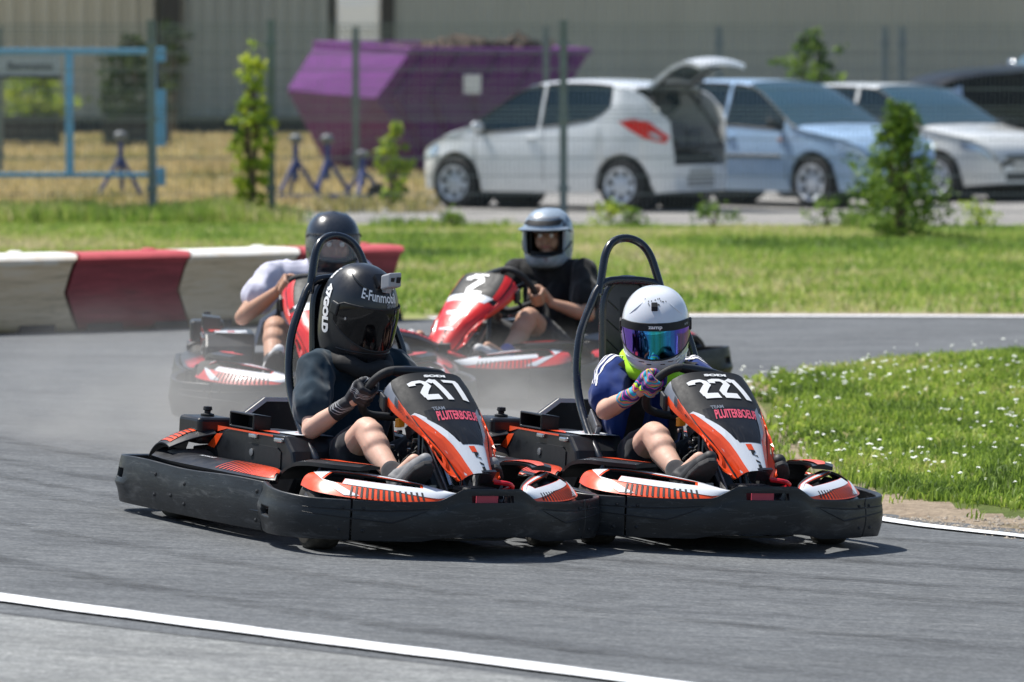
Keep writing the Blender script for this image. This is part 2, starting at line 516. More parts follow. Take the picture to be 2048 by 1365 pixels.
for i in range(len(gx) - 1):
    for j in range(len(gy) - 1):
        if any(inpoly(gx[i + a], gy[j + b], ISL) for a in (0, 1) for b in (0, 1)):
            near = (gy[j] - EDY) + (gx[i] - EDX) * 1.30 < .62 + .25 * mnoise.noise(V((gx[i] * 2, gy[j] * 2, 3)))
            mb.f.append([ix[i, j], ix[i + 1, j], ix[i + 1, j + 1], ix[i, j + 1]]); mb.m.append(1 if near or edist(gx[i], gy[j], ISL) < .12 else 0)
o = mb.build('infield_ground', [M['island'], M['dirt']], smooth=180); tag(o, kind='structure')

# ------------------------------------------------------------------ grass
def mat_leaf(name, stops, trans=.35, rough=.55, attr='rnd'):
    m, nt, b = nodes(name)
    a = nt.nodes.new('ShaderNodeAttribute'); a.attribute_name = attr
    c = ramp(nt, a.outputs['Fac'], stops)
    nt.links.new(c, b.inputs['Base Color']); b.inputs['Roughness'].default_value = rough; b.inputs['Specular IOR Level'].default_value = .3
    tr = nt.nodes.new('ShaderNodeBsdfTranslucent'); mx = nt.nodes.new('ShaderNodeMixShader'); mx.inputs[0].default_value = trans
    nt.links.new(c, tr.inputs['Color']); nt.links.new(b.outputs[0], mx.inputs[1]); nt.links.new(tr.outputs[0], mx.inputs[2])
    nt.links.new(mx.outputs[0], nt.nodes['Material Output'].inputs['Surface'])
    return m
GR = [(0, (.09, .15, .03)), (.3, (.21, .32, .05)), (.55, (.35, .48, .07)), (.8, (.48, .54, .12)), (1, (.60, .52, .24))]
M['grass'] = mat_leaf('grass_blades', GR, .45)
M['grass_far'] = mat_leaf('verge_blades', [(0, (.08, .14, .035)), (.3, (.19, .31, .055)), (.6, (.32, .43, .08)), (.85, (.50, .49, .19)), (1, (.62, .54, .32))], .45)
M['straw'] = mat_leaf('straw_blades', [(0, (.26, .25, .08)), (.4, (.45, .37, .17)), (1, (.60, .48, .26))], .4)
def blades(name, pts, h, wd, rnd, m, lean=.5, seed=1):
    """pts Nx3 array, h, wd, rnd arrays -> one mesh of bent tapering blades"""
    rg = np.random.default_rng(seed); n = len(pts)
    a = rg.uniform(0, 2 * np.pi, n); l = rg.uniform(.1, 1, n) * lean
    d = np.stack([np.cos(a), np.sin(a), np.zeros(n)], 1); b = rg.uniform(0, 2 * np.pi, n)
    s = np.stack([np.cos(b), np.sin(b), np.zeros(n)], 1)
    up = np.array([[0, 0, 1.]])
    H = h[:, None]; W = wd[:, None] / 2
    p0 = pts - s * W; p1 = pts + s * W
    mid = pts + up * H * .6 + d * H * l[:, None] * .35
    p2 = mid + s * W * .75; p3 = mid - s * W * .75
    p4 = pts + up * H * (1 - .35 * l[:, None]) + d * H * l[:, None]
    v = np.stack([p0, p1, p2, p3, p4], 1).reshape(-1, 3)
    base = np.arange(n)[:, None] * 5
    q = base + np.array([[0, 1, 2, 3]]); t = base + np.array([[3, 2, 4]])
    loops = np.concatenate([q, t], 1).reshape(-1)
    st = np.empty(2 * n, np.int32); st[0::2] = np.arange(n) * 7; st[1::2] = np.arange(n) * 7 + 4
    to = np.empty(2 * n, np.int32); to[0::2] = 4; to[1::2] = 3
    me = bpy.data.meshes.new(name); me.vertices.add(5 * n); me.vertices.foreach_set('co', v.astype(np.float32).ravel())
    me.loops.add(len(loops)); me.loops.foreach_set('vertex_index', loops.astype(np.int32))
    me.polygons.add(2 * n); me.polygons.foreach_set('loop_start', st); me.polygons.foreach_set('loop_total', to)
    me.update(calc_edges=True); me.validate()
    at = me.attributes.new('rnd', 'FLOAT', 'POINT'); at.data.foreach_set('value', np.repeat(np.clip(rnd, 0, 1), 5).astype(np.float32))
    me.materials.append(m)
    o = bpy.data.objects.new(name, me); COL.objects.link(o)
    return tag(o, kind='stuff')
def nz(x, y, s, o=0): return mnoise.noise(V((x * s, y * s, o)))
rg = np.random.default_rng(3)
# infield: dense short meadow with clumps
P = []; Rn = []; Hh = []; W = []
for _ in range(17000):
    y = rg.uniform(16.2, 29.6); x = rg.uniform(1.1, .118 * y + 1.2)
    if not inpoly(x, y, ISL): continue
    e = (y - EDY) + (x - EDX) * 1.30
    if e < .85 + .35 * nz(x, y, 2.2) and rg.random() > .05: continue
    if edist(x, y, ISL) < .22 + .1 * nz(x, y, 3, 9) and rg.random() > .2: continue
    c = .5 + 1.3 * nz(x, y, 1.1) + .6 * nz(x, y, 4, 4); k = rg.integers(6, 12); hh = rg.uniform(.03, .065) * (1 + .8 * max(0, nz(x, y, 1.1, 7)))
    zz = isl_z(x, y)
    for _k in range(k):
        dx, dy = rg.normal(0, .022, 2)
        P.append((x + dx, y + dy, zz - .004)); Rn.append(np.clip(.45 + .60 * (c - .5) + rg.normal(0, .17), 0, 1)); Hh.append(hh * rg.uniform(.6, 1.3)); W.append(rg.uniform(.005, .011))
o = blades('infield_grass', np.array(P), np.array(Hh), np.array(W), np.array(Rn), M['grass'], .9)
tag(o, 'short green grass of the infield beside the second kart')
# flat broad leaves (clover, plantain) between the blades
P = []; Rn = []; Hh = []; W = []
for _ in range(9000):
    y = rg.uniform(16.5, 29.4); x = rg.uniform(1.15, .118 * y + 1.2)
    if not inpoly(x, y, ISL) or nz(x, y, .9, 5) < -.05: continue
    if (y - EDY) + (x - EDX) * 1.30 < .9: continue
    P.append((x, y, isl_z(x, y) + .01)); Rn.append(np.clip(.5 + rg.normal(0, .2), 0, 1)); Hh.append(rg.uniform(.03, .05)); W.append(rg.uniform(.018, .035))
o = blades('clover_leaves', np.array(P), np.array(Hh), np.array(W), np.array(Rn), M['grass'], 1.4, 5)
tag(o, 'low clover and plantain leaves in the infield grass')
# stones and crumbs along the dirt edge
M['stone'] = pmat('pebbles', (.36, .31, .25), .9, var=.5, vscale=40)
mb = MB(); cnt = 0
while cnt < 1500:
    y = rg.uniform(16, 19.6); x = rg.uniform(1.2, 2.6); e = (y - EDY) + (x - EDX) * 1.30
    if not (-.12 < e < 1.0 + .3 * nz(x, y, 2)) or (e < .05 and rg.random() < .6): continue
    cnt += 1; c = V((x, y, isl_z(x, y) if inpoly(x, y, ISL) else gz(x, y) + .001)); rr = .0035 + .009 * rg.random() ** 3
    vs = [c + V((math.cos(t) * rr * rg.uniform(.7, 1.2), math.sin(t) * rr * rg.uniform(.7, 1.2), 0)) for t in (0, 1.26, 2.51, 3.77, 5.03)] + [c + V((0, 0, rr * .8))]
    mb.add(vs, [(i, (i + 1) % 5, 5) for i in range(5)])
o = mb.build('gravel', M['stone'], smooth=0, fix=False); tag(o, 'loose pebbles on the bare dirt beside the edge line', kind='stuff')
# white flower heads
M['petal'] = pmat('white_petals', (.80, .82, .74), .7, var=.1)
mb = MB(); cnt = 0
while cnt < 520:
    y = 19.4 + 8.4 * rg.random() ** 1.25; x = rg.uniform(1.2, .115 * y + 1)
    if not inpoly(x, y, ISL) or (y - EDY) + (x - EDX) * 1.30 < 1.1 or nz(x, y, .8, 2) + rg.uniform(-.35, .35) < -.05: continue
    z = isl_z(x, y) + rg.uniform(.06, .11); s = .006 + .012 * rg.random() ** 1.7; cnt += 1
    for q in range(int(rg.integers(5, 9))):
        a = rg.uniform(0, 6.28); r_ = s * rg.uniform(0, 1); c = V((x + r_ * math.cos(a), y + r_ * math.sin(a), z + rg.uniform(-.003, .005)))
        rr = s * rg.uniform(.35, .55)
        vs = [c + V((math.cos(t) * rr, math.sin(t) * rr, 0)) for t in (0, 1.26, 2.51, 3.77, 5.03)] + [c + V((0, 0, rr * .6)), c - V((0, 0, rr * .3))]
        mb.add(vs, [(i, (i + 1) % 5, 5) for i in range(5)] + [((i + 1) % 5, i, 6) for i in range(5)])
o = mb.build('white_wildflowers', M['petal'], smooth=60, fix=False); tag(o, 'small white flower heads scattered over the infield grass', kind='stuff')
# far verge
P = []; Rn = []; Hh = []; W = []
for _ in range(17500):
    y = 32.7 + (rg.random() ** .8) * 19.1; x = rg.uniform(-.135 * y - .8, .125 * y + .8)
    if y > 51.1 + .4 * nz(x, 0, 1.5) and x > -2: continue
    fe = 30.75 + (x + 3.3) * .72 if x < -.7 else 33.0
    if y < fe + .35 + .3 * nz(x, y, .9): continue
    c = nz(x, y * .5, .55) + .5 * nz(x, y, 2.0, 8); hh = rg.uniform(.04, .09) * (1 if y < 48 else .55)
    for _k in range(7):
        dx, dy = rg.normal(0, .05, 2)
        P.append((x + dx, y + dy, -.01)); Rn.append(np.clip(.5 + .62 * c + .35 * max(0, nz(x * .35, y * .8, .8, 21)) * 2 + rg.normal(0, .15), 0, 1)); Hh.append(hh * rg.uniform(.6, 1.3)); W.append(rg.uniform(.010, .02))
o = blades('verge_grass', np.array(P), np.array(Hh), np.array(W), np.array(Rn), M['grass_far'], .9, 8)
tag(o, 'mown green grass between the track and the parking lot')
# tall weeds along the fence
P = []; Rn = []; Hh = []; W = []
for _ in range(3600):
    x = rg.uniform(-7, 7); y = rg.normal(52.6, .8)
    left = x < -2.3
    if not left and rg.random() < .45: continue
    if left: y = rg.uniform(51.6, 54.2)
    if -2.3 < x < 2.2 and rg.random() < .7: continue
    if not left: y = rg.normal(50.8, .45)
    if not left and nz(x, 0, .7, 31) < .05: continue
    t = (.20 if left else .10) * (1 + .9 * nz(x, 0, 1.1)) + (.06 if 2.6 < x < 7 else 0)
    for _k in range(7):
        dx, dy = rg.normal(0, .07, 2)
        P.append((x + dx, y + dy, -.01)); Rn.append(np.clip(.45 + .5 * nz(x, y, .6) + rg.normal(0, .22), 0, 1)); Hh.append(max(.05, t * rg.uniform(.4, 1.3))); W.append(rg.uniform(.012, .025))
o = blades('tall_weeds', np.array(P), np.array(Hh), np.array(W), np.array(Rn), M['grass_far'], .6, 12)
tag(o, 'tall unmown weeds growing along the foot of the mesh fence')
P = []; Rn = []; Hh = []; W = []
for _ in range(9000):
    y = rg.uniform(55, 110); x = rg.uniform(-.12 * y - .5, -1.0 + (y - 60) * -.02)
    dens = 1 if y < 80 else .5
    if rg.random() > dens: continue
    for _k in range(4):
        dx, dy = rg.normal(0, .12, 2)
        g = nz(x, y * .3, .5, 3); P.append((x + dx, y + dy, -.018)); Rn.append(np.clip(.6 + rg.normal(0, .2) - (.5 if g > .22 else 0), 0, 1)); Hh.append(rg.uniform(.05, .22)); W.append(rg.uniform(.02, .05))
o = blades('dry_grass', np.array(P), np.array(Hh), np.array(W), np.array(Rn), M['straw'], 1.2, 14)
tag(o, 'dry straw-coloured grass beyond the fence below the grey wall')
# ------------------------------------------------------------------ background
def S(d): return 9740 / d
def X(px, d): return (px - 1024) / S(d)
def Z(py, d): return CAMH - (py - 118) / S(d)     # height of an image row at distance d (small pitch)

# --- building with ribbed cladding
M['clad_beige'] = pmat('beige_cladding', (.52, .51, .445), .5, var=.06, vscale=.7, dirt=((.40, .37, .30), .58, .3), dscale=.5, stretch=(1, 1, .3))
M['clad_grey'] = pmat('grey_cladding', (.34, .375, .375), .5, var=.06, vscale=.7, stretch=(1, 1, .3))
M['dark_metal'] = pmat('dark_metal', (.03, .032, .035), .45)
M['white_panel'] = pmat('white_panel_paint', (.96, .98, 1.0), .4, var=.04)
bd = empty('industrial_building', (0, 116, 0))
tag(bd, 'long grey and beige industrial hall clad in vertical ribbed sheet', 'building')
def clad(name, x0, x1, z0, z1, y, m, pitch=.25, dep=.05):
    n = int((x1 - x0) / pitch); pr = []
    for i in range(n):
        a = x0 + i * pitch
        pr += [(a, 0), (a + pitch * .52, 0), (a + pitch * .62, -dep), (a + pitch * .9, -dep)]
    pr.append((x0 + n * pitch, 0))
    return loft([[(px_, y + d_, z0) for px_, d_ in pr], [(px_, y + d_, z1) for px_, d_ in pr]], False, False).build(name, m, bd, smooth=0)
xs = X(372, 116)
clad('wall_cladding', -45, X(335, 116), .35, 7.6, 0, M['clad_beige'], .42, .16)
o = clad('wall_cladding', xs, X(672, 116), .35, 7.6, -.25, M['clad_grey'], .34, .12); o['label'] = 'grey ribbed wall section'
o = clad('wall_cladding', X(770, 116), 34, .35, 7.6, -.25, M['clad_grey'], .26)
box(X(335, 116), X(372, 116), -.1, .2, 0, 7.6).build('corner_column', M['clad_beige'], bd, smooth=0, bevel=.02)
box(X(352, 115.5) - .33, X(352, 115.5) + .10, -.62, -.3, 0, 7.6).build('downpipe', M['dark_metal'], bd, smooth=0, bevel=.03)
box(-45, 34, -.12, .3, -.02, .35).build('plinth', M['dark_metal'], bd, smooth=0)
mb = box(X(675, 115.8), X(762, 115.8), -.3, -.2, 2.05, 7.0); box(X(678, 115.8), X(757, 115.8), -.34, -.3, 2.35, 3.05, mb=mb)
mb.build('plain_white_panel', M['white_panel'], bd, smooth=0, bevel=.02)  # plain white panel standing in for an unidentified white object
box(X(762, 115.8), X(790, 115.8), -.36, -.2, 2.0, 7.4).build('dark_gap_strip', M['dark_metal'], bd, smooth=0)  # dark box put in for the dark gap beside the white panel
box(-45.2, 34.2, -.5, .9, 7.6, 7.9).build('roof_edge', M['clad_grey'], bd, smooth=0)
box(-45, 34, .3, 8, 0, 7.55).build('hall', M['clad_grey'], bd, smooth=0)

# --- fences
M['fence'] = pmat('galvanised_fence', (.22, .25, .25), .5, metal=.4, var=.1)
M['fence_dark'] = pmat('fence_post_paint', (.17, .21, .215), .5, metal=.2)
def fence(x0, x1, y, h, posts, label, zw=.05, wires=True, pw=.06):
    f = empty('mesh_fence', ((x0 + x1) / 2, y, 0)); cx = (x0 + x1) / 2
    tag(f, label, 'fence')
    for p in posts:
        mb = box(p - cx - pw / 2, p - cx + pw / 2, -.03, .03, -.02, h + .02); box(p - cx - pw * .6, p - cx + pw * .6, -.036, .036, h + .02, h + .035, mb=mb)
        for zz in (.3, h * .5, h - .25): box(p - cx - pw * .75, p - cx + pw * .75, -.05, -.03, zz, zz + .05, mb=mb)
        mb.build('post', M['fence_dark'], f, smooth=0)
    if wires:
        mb = MB(); z = .06
        while z < h:
            box(x0 - cx, x1 - cx, -.040, -.033, z, z + .0095, mb=mb)
            z += zw * 4 if not (abs(z - h) < .14 or abs(z - h * .5) < .1) else zw
        x = x0 - cx
        while x < x1 - cx:
            box(x, x + .0045, -.033, -.029, .03, h + .02, mb=mb); x += .05
        mb.build('wire_mesh', M['fence'], f, smooth=0)
    return f
fence(-14, 12, 53.3, 2.13, [X(-1300, 53.3), X(-800, 53.3), X(2760, 53.3), X(-250, 53.3), X(304, 53.3), X(543, 53.3), X(1127, 53.3), X(2240, 53.3)], 'near mesh fence between the verge and the parking lot', pw=.085)
fence(-12, 16, 72, 2.18, [X(p, 72) for p in (0, 712, 1092, 1437, 1768, 1802, 2150)], 'far mesh fence standing behind the parked cars and skip', .05, True, .10)

# --- skip
M['purple'] = pmat('purple_paint', (.135, .024, .175), .62, var=.12, vscale=2.5, spec=.25, dirt=((.13, .06, .04), .62, .08), dscale=5)
M['rubble'] = pmat('rubble', (.10, .065, .045), .9, var=.5, vscale=9)
D = 74
sk = empty('skip', (X(850, D), D, 0)); tag(sk, 'purple waste skip heaped with rubble behind the white car', 'skip')
ox = X(850, D)
def SP(px, py, dd): return (X(px, D + dd) - ox, dd, Z(py, D + dd))
top = [SP(632, 88, 1.6), SP(822, 102, -1.25), SP(1178, 104, .25), SP(1010, 92, 3.0)]
mid = [SP(574, 180, 1.2), SP(752, 198, -1.3), SP(1130, 190, .3), SP(960, 178, 3.0)]
bot = [SP(655, 335, 1.4), SP(862, 352, -.55), SP(1070, 345, .6), SP(935, 330, 2.6)]
for q in bot: pass
mb = loft([bot, mid, top], True, False); mb.add(bot, [(0, 3, 2, 1)])
mb = thicken(mb, .05)
mb.build('hull', M['purple'], sk, smooth=0, bevel=.015)
tube(top + [top[0]], .055, 6, mb=None).build('rim', M['purple'], sk, smooth=40)
mb = MB()
for t_ in (.1, .3, .52, .74, .93):
    a = V(top[1]).lerp(V(top[2]), t_); b = V(mid[1]).lerp(V(mid[2]), t_); c = V(bot[1]).lerp(V(bot[2]), t_)
    for p, q in ((a, b), (b, c)): obox((p + q) / 2 + V((0, -.035, 0)), (.04, 0, 0), (0, .04, 0), (q - p) / 2, mb=mb)
mb.build('rib', M['purple'], sk, smooth=0)
a = V(SP(925, 150, -.75)); obox(a + V((.15, -.05, -.14)), (.13, .01, 0), (0, .012, 0), (0, 0, .14)).build('notice', M['white_panel'], sk, smooth=0)
mb = MB(); rr = random.Random(4)
for i in range(130):
    u = rr.random(); v = rr.random(); p = V(top[0]).lerp(V(top[1]), .1 + v * .8).lerp(V(top[3]).lerp(V(top[2]), .1 + v * .8), .08 + u * .84)
    hh = .10 * math.exp(-((u - .7) / .2) ** 2) * 2.2
    p.z = 1.80 + hh * rr.random()
    s = rr.uniform(.08, .22); Mx = Matrix.Rotation(rr.uniform(0, 3), 3, V((rr.random(), rr.random(), rr.random())).normalized())
    obox(p, Mx @ V((s, 0, 0)), Mx @ V((0, s * .5, 0)), Mx @ V((0, 0, s * .25)), mb=mb)
mb.build('rubble_load', M['rubble'], sk, smooth=0)

# --- blue steel frame with board
M['blue_steel'] = pmat('light_blue_paint', (.20, .50, .80), .4, var=.12, vscale=4, coat=.2)
M['board'] = pmat('grey_board', (.50, .51, .56), .6, var=.08)
M['black'] = pmat('black_rubber', (.018, .018, .019), .7)
D = 53.9; fr = empty('steel_frame', (X(306, D), D, 0)); tag(fr, 'light blue steel frame on castors carrying a grey board', 'frame')
def bx(px0, px1, py0, py1, th, mb=None, dy=0): return box(X(px0, D) - X(306, D), X(px1, D) - X(306, D), -th + dy, th + dy, Z(py1, D), Z(py0, D), mb=mb)
bx(-60, 312, 97, 109, .03).build('top_rail', M['blue_steel'], fr, smooth=0, bevel=.006)
bx(-60, 312, 345, 355, .03).build('bottom_rail', M['blue_steel'], fr, smooth=0, bevel=.006)
bx(132, 148, 109, 345, .03).build('upright', M['blue_steel'], fr, smooth=0, bevel=.006)
bx(-40, -24, 109, 345, .03).build('upright', M['blue_steel'], fr, smooth=0, bevel=.006)
bx(298, 313, 109, 412, .035, dy=.07).build('upright', M['blue_steel'], fr, smooth=0, bevel=.006)
for a, b, c, d in ((314, 332, 95, 124), (313, 332, 178, 292), (315, 331, 335, 371)): bx(a, b, c, d, .05).build('bracket', M['blue_steel'], fr, smooth=0, bevel=.008)
lathe([(.0, -.03), (.065, -.03), (.075, -.02), (.075, .02), (.065, .03), (0, .03)], (0, .04, .075), 'y', 20).build('castor', M['black'], fr)
bx(-34, 126, 152, 157, .03).build('board_edge', M['dark_metal'], fr, smooth=0)
sg = bx(-30, 122, 112, 152, .015); sg.build('board', M['board'], fr, smooth=0, bevel=.004)
M['letter_dark'] = pmat('dark_lettering', (.08, .08, .10), .6)
cxs, czs = (X(62, D) - X(306, D)), Z(132, D)
text_on('Bermatto', lambda u, v: (cxs + u, -.019, czs + v), .085, width=.5, bold=.02).build('board_lettering', M['letter_dark'], fr, smooth=0)

# --- tripod stands
M['stand_blue'] = pmat('stand_blue_paint', (.03, .05, .20), .5); M['stand_grey'] = pmat('stand_grey_steel', (.16, .17, .18), .5, metal=.5)
def tripod(px, py0, py1, d, label, n):
    h = Z(py0, d); t = empty('tripod_stand', (X(px, d), d, 0)); tag(t, label, 'stand', 'tripod stands on the dry grass')
    for k in range(3):
        a = R(90 + 120 * k + 17 * n); tube([(0, 0, h * .62), (math.cos(a) * .34, math.sin(a) * .34, 0)], .028, 8).build('leg', M['stand_blue'], t)
    tube([(0, 0, h * .30), (0, 0, h * .95)], .035, 10).build('column', M['stand_blue'], t)
    lathe([(0, h * .84), (.05, h * .85), (.085, h * .90), (.08, h * .96), (.03, h), (0, h)], (0, 0, 0), 'z', 16).build('head', M['stand_grey'], t)
    return t
tripod(242, 262, 395, 61, 'blue tripod stand behind the light blue frame, apart from the others', 0)
tripod(592, 268, 400, 60, 'left one of the three blue tripod stands before the skip', 1)
tripod(655, 268, 400, 60.4, 'middle one of the three blue tripod stands before the skip', 2)
tripod(725, 300, 402, 59.6, 'right one of the three blue tripod stands, nearest the yellow-green bush', 3)
bmx = empty('steel_beam', (X(680, 59), 59, 0)); tag(bmx, 'low dark blue steel beam lying before the tripod stands', 'beam')
box(X(560, 59) - X(680, 59), X(735, 59) - X(680, 59), -.06, .06, .02, .10).build('beam', M['stand_blue'], bmx, smooth=0, bevel=.01)
lathe([(.05, -.05), (.10, -.06), (.125, -.04), (.125, .04), (.10, .06), (.05, .05)], (X(755, 59) - X(680, 59), 0, .125), 'y', 20).build('beam_wheel', M['black'], bmx)

# --- leafy plants
M['leaf_bright'] = mat_leaf('bright_leaves', [(0, (.15, .24, .03)), (.5, (.36, .48, .05)), (1, (.62, .66, .08))], .4)
M['leaf_mid'] = mat_leaf('green_leaves', [(0, (.03, .07, .015)), (.5, (.11, .20, .03)), (1, (.34, .48, .07))], .35)
M['leaf_dark'] = mat_leaf('dark_leaves', [(0, (.02, .04, .015)), (.6, (.045, .08, .025)), (1, (.12, .17, .05))], .3)
M['bark'] = pmat('bark', (.12, .09, .06), .9, var=.3, vscale=30)
def plant(name, label, cat, loc, prof, nleaf, size, m, stems=5, seed=0, group=None, clump=.5):
    """prof: rows (z, radius). leaves gathered on twigs through the crown volume"""
    rr = random.Random(seed); t = empty(name, loc); tag(t, label, cat, group)
    H = prof[-1][0]; mb = MB()
    for k in range(stems):
        a = rr.uniform(0, 6.28); pts = [(0, 0, -.03)]
        for q in range(1, 6):
            z = H * q / 5 * rr.uniform(.8, .97); rad = curve_at(prof, z)[0] * rr.uniform(.2, .6) * (q / 5)
            pts.append((math.cos(a + q * .15) * rad, math.sin(a + q * .15) * rad, z))
        tube(cr(pts, 3), [lerp(.022, .005, i / 15) * max(.6, H) for i in range(16)], 6, mb=mb)
    mb.build('trunk' if H > 1.2 else 'stem', M['bark'], t)
    vs = []; fs = []; rn = []
    nleaf = int(nleaf * 1.5); size *= 1.12; ncl = max(10, int(nleaf / 16))
    for c in range(ncl):
        z = rr.uniform(prof[0][0], H); rad = curve_at(prof, z)[0]; a = rr.uniform(0, 6.28); r_ = rad * math.sqrt(rr.uniform(.05, 1.0)) * rr.uniform(.8, 1.12)
        if rr.random() < .22: r_ *= rr.uniform(1.15, 1.55); z += rr.uniform(-.02, .12) * H
        cc = V((math.cos(a) * r_, math.sin(a) * r_, z)); cs = clump * rr.uniform(.5, 1.2) * max(.12, rad * .5); sh = rr.uniform(.15, .85)
        for q in range(16):
            p = cc + V((rr.gauss(0, 1), rr.gauss(0, 1), rr.gauss(0, .7))) * cs * .6
            if p.z < .01: continue
            s = size * rr.uniform(.6, 1.3); n_ = V((rr.gauss(0, 1), rr.gauss(0, 1), rr.gauss(.6, .8))).normalized(); u = n_.orthogonal().normalized(); u.rotate(Matrix.Rotation(rr.uniform(0, 6.28), 3, n_)); v = n_.cross(u)
            b = len(vs); vs += [p - u * s * .5, p + v * s * .32 - n_ * s * .06, p + u * s * .6, p - v * s * .32 - n_ * s * .06]
            fs.append((b, b + 1, b + 2, b + 3)); g = min(1, max(0, sh + rr.gauss(0, .15))); rn += [g] * 4
    me = bpy.data.meshes.new('crown'); me.from_pydata([tuple(v) for v in vs], [], fs); at = me.attributes.new('rnd', 'FLOAT', 'POINT'); at.data.foreach_set('value', rn)
    me.materials.append(m); o = bpy.data.objects.new('crown', me); COL.objects.link(o); o.parent = t
    return t
plant('climbing_shrub', 'tall narrow bright green shrub growing against the fence post', 'shrub', (X(505, 53.0), 53.0, 0), [(.1, .10), (.5, .2), (.9, .26), (1.25, .16), (1.7, .12), (1.75, .05)], 900, .07, M['leaf_bright'], 4, 1, clump=.55)
plant('shrub', 'small yellow-green bush in front of the purple skip', 'shrub', (X(785, 57), 57, 0), [(.1, .10), (.35, .24), (.7, .15), (.95, .12), (1.0, .04)], 420, .08, M['leaf_bright'], 4, 2)
plant('shrub', 'large dark green bush in front of the silver car on the right', 'shrub', (X(1800, 47.3), 47.3, 0), [(.05, .26), (.2, .42), (.45, .47), (.65, .38), (.85, .22), (1.1, .14), (1.28, .05)], 2600, .05, M['leaf_mid'], 7, 3, clump=.62)
plant('young_tree', 'young green tree rising behind the blue car roof', 'tree', (X(1622, 66), 66, 0), [(.9, .25), (1.4, .42), (1.75, .28), (2.05, .08)], 700, .09, M['leaf_mid'], 4, 4)
plant('shrub', 'bright green shrub above the planter at the left edge', 'shrub', (X(70, 97), 97, .55), [(.0, .5), (.35, .8), (.7, .6), (1.15, .15)], 700, .15, M['leaf_bright'], 4, 5)
plant('shrub', 'dark green shrub in the planter beside the downpipe', 'shrub', (X(262, 97), 97, .55), [(.0, .5), (.5, .7), (1.1, .5), (1.65, .15)], 900, .15, M['leaf_dark'], 4, 6)
plant('shrub', 'brownish climbing plant on the wall by the downpipe', 'shrub', (X(345, 112), 112, 0), [(1.2, .3), (1.9, .45), (2.3, .3), (2.5, .1)], 300, .16, M['leaf_dark'], 2, 7)
M['planter'] = pmat('dark_planter', (.035, .035, .045), .6, var=.2)
for px, wpx, lb in ((45, 150, 'dark planter box under the bright shrub at the left edge'), (275, 130, 'dark planter box under the dark shrub beside the downpipe')):
    t = empty('planter_box', (X(px, 97), 97, 0)); tag(t, lb, 'planter'); h = wpx / S(97) / 2
    mb = MB()
    for a, b, c, d in ((-h, h, -.35, -.3), (-h, h, .3, .35), (-h, -h + .05, -.3, .3), (h - .05, h, -.3, .3)): box(a, b, c, d, 0, .62, mb=mb)
    mb.build('planter_side', M['planter'], t, smooth=0); box(-h + .05, h - .05, -.3, .3, .02, .55).build('soil', M['rubble'], t, smooth=0)
for px, d, s, lbl, m_ in ((905, 50.6, .15, 'low weed at the verge edge left of the pale helmet', 'leaf_mid'), (1222, 51.0, .22, 'weed by the rear wheel of the white car', 'leaf_bright'), (1262, 50.7, .16, 'smaller weed right beside the weed at the rear wheel of the white car', 'leaf_mid'),
        (1425, 50.9, .27, 'leafy weed below the open boot of the white car', 'leaf_mid'), (1655, 50.4, .30, 'broad weed at the verge edge below the blue car wheel', 'leaf_mid'), (1955, 50.8, .26, 'leafy weed below the front of the silver car', 'leaf_bright')):
    plant('weed', lbl, 'weed', (X(px, d), d, 0), [(.02, s), (s * .4, s * .9), (s * .9, s * .25)], 140, .045, M[m_], 3, int(px), 'leafy weeds along the parking lot edge', clump=.8)

# --- plastic barriers
def mat_barrier(name, top, dust, thr):
    m, nt, b = nodes(name); vec = objco(nt, (.7, 1, 2.6)); tc = nt.nodes.new('ShaderNodeTexCoord'); sp = nt.nodes.new('ShaderNodeSeparateXYZ'); nt.links.new(tc.outputs['Object'], sp.inputs[0])
    g = noise_tex(nt, 3.0, 8, .7, vec, .6); ad = nt.nodes.new('ShaderNodeMath'); ad.operation = 'MULTIPLY_ADD'; nt.links.new(g, ad.inputs[0]); ad.inputs[1].default_value = .22; nt.links.new(sp.outputs['Z'], ad.inputs[2])
    msk = ramp(nt, ad.outputs[0], [(.545, (1, 1, 1)), (.60, (0, 0, 0))])
    streak = ramp(nt, noise_tex(nt, 4.5, 8, .75, objco(nt, (.5, 1, 4.5)), .8), [(.32, tuple(x * .55 for x in dust)), (.5, dust), (.70, tuple(lerp(a, c, thr) for a, c in zip(dust, top)))])
    nt.links.new(mix(nt, msk, top, streak), b.inputs['Base Color']); b.inputs['Roughness'].default_value = .6; bump(nt, b, g, .2, .01)
    return m
M['bar_white'] = mat_barrier('white_barrier_plastic', (.80, .79, .74), (.68, .50, .31), .25)
M['bar_red'] = mat_barrier('red_barrier_plastic', (.50, .07, .08), (.26, .035, .04), .5)  # darker tone of the same red below the brighter top
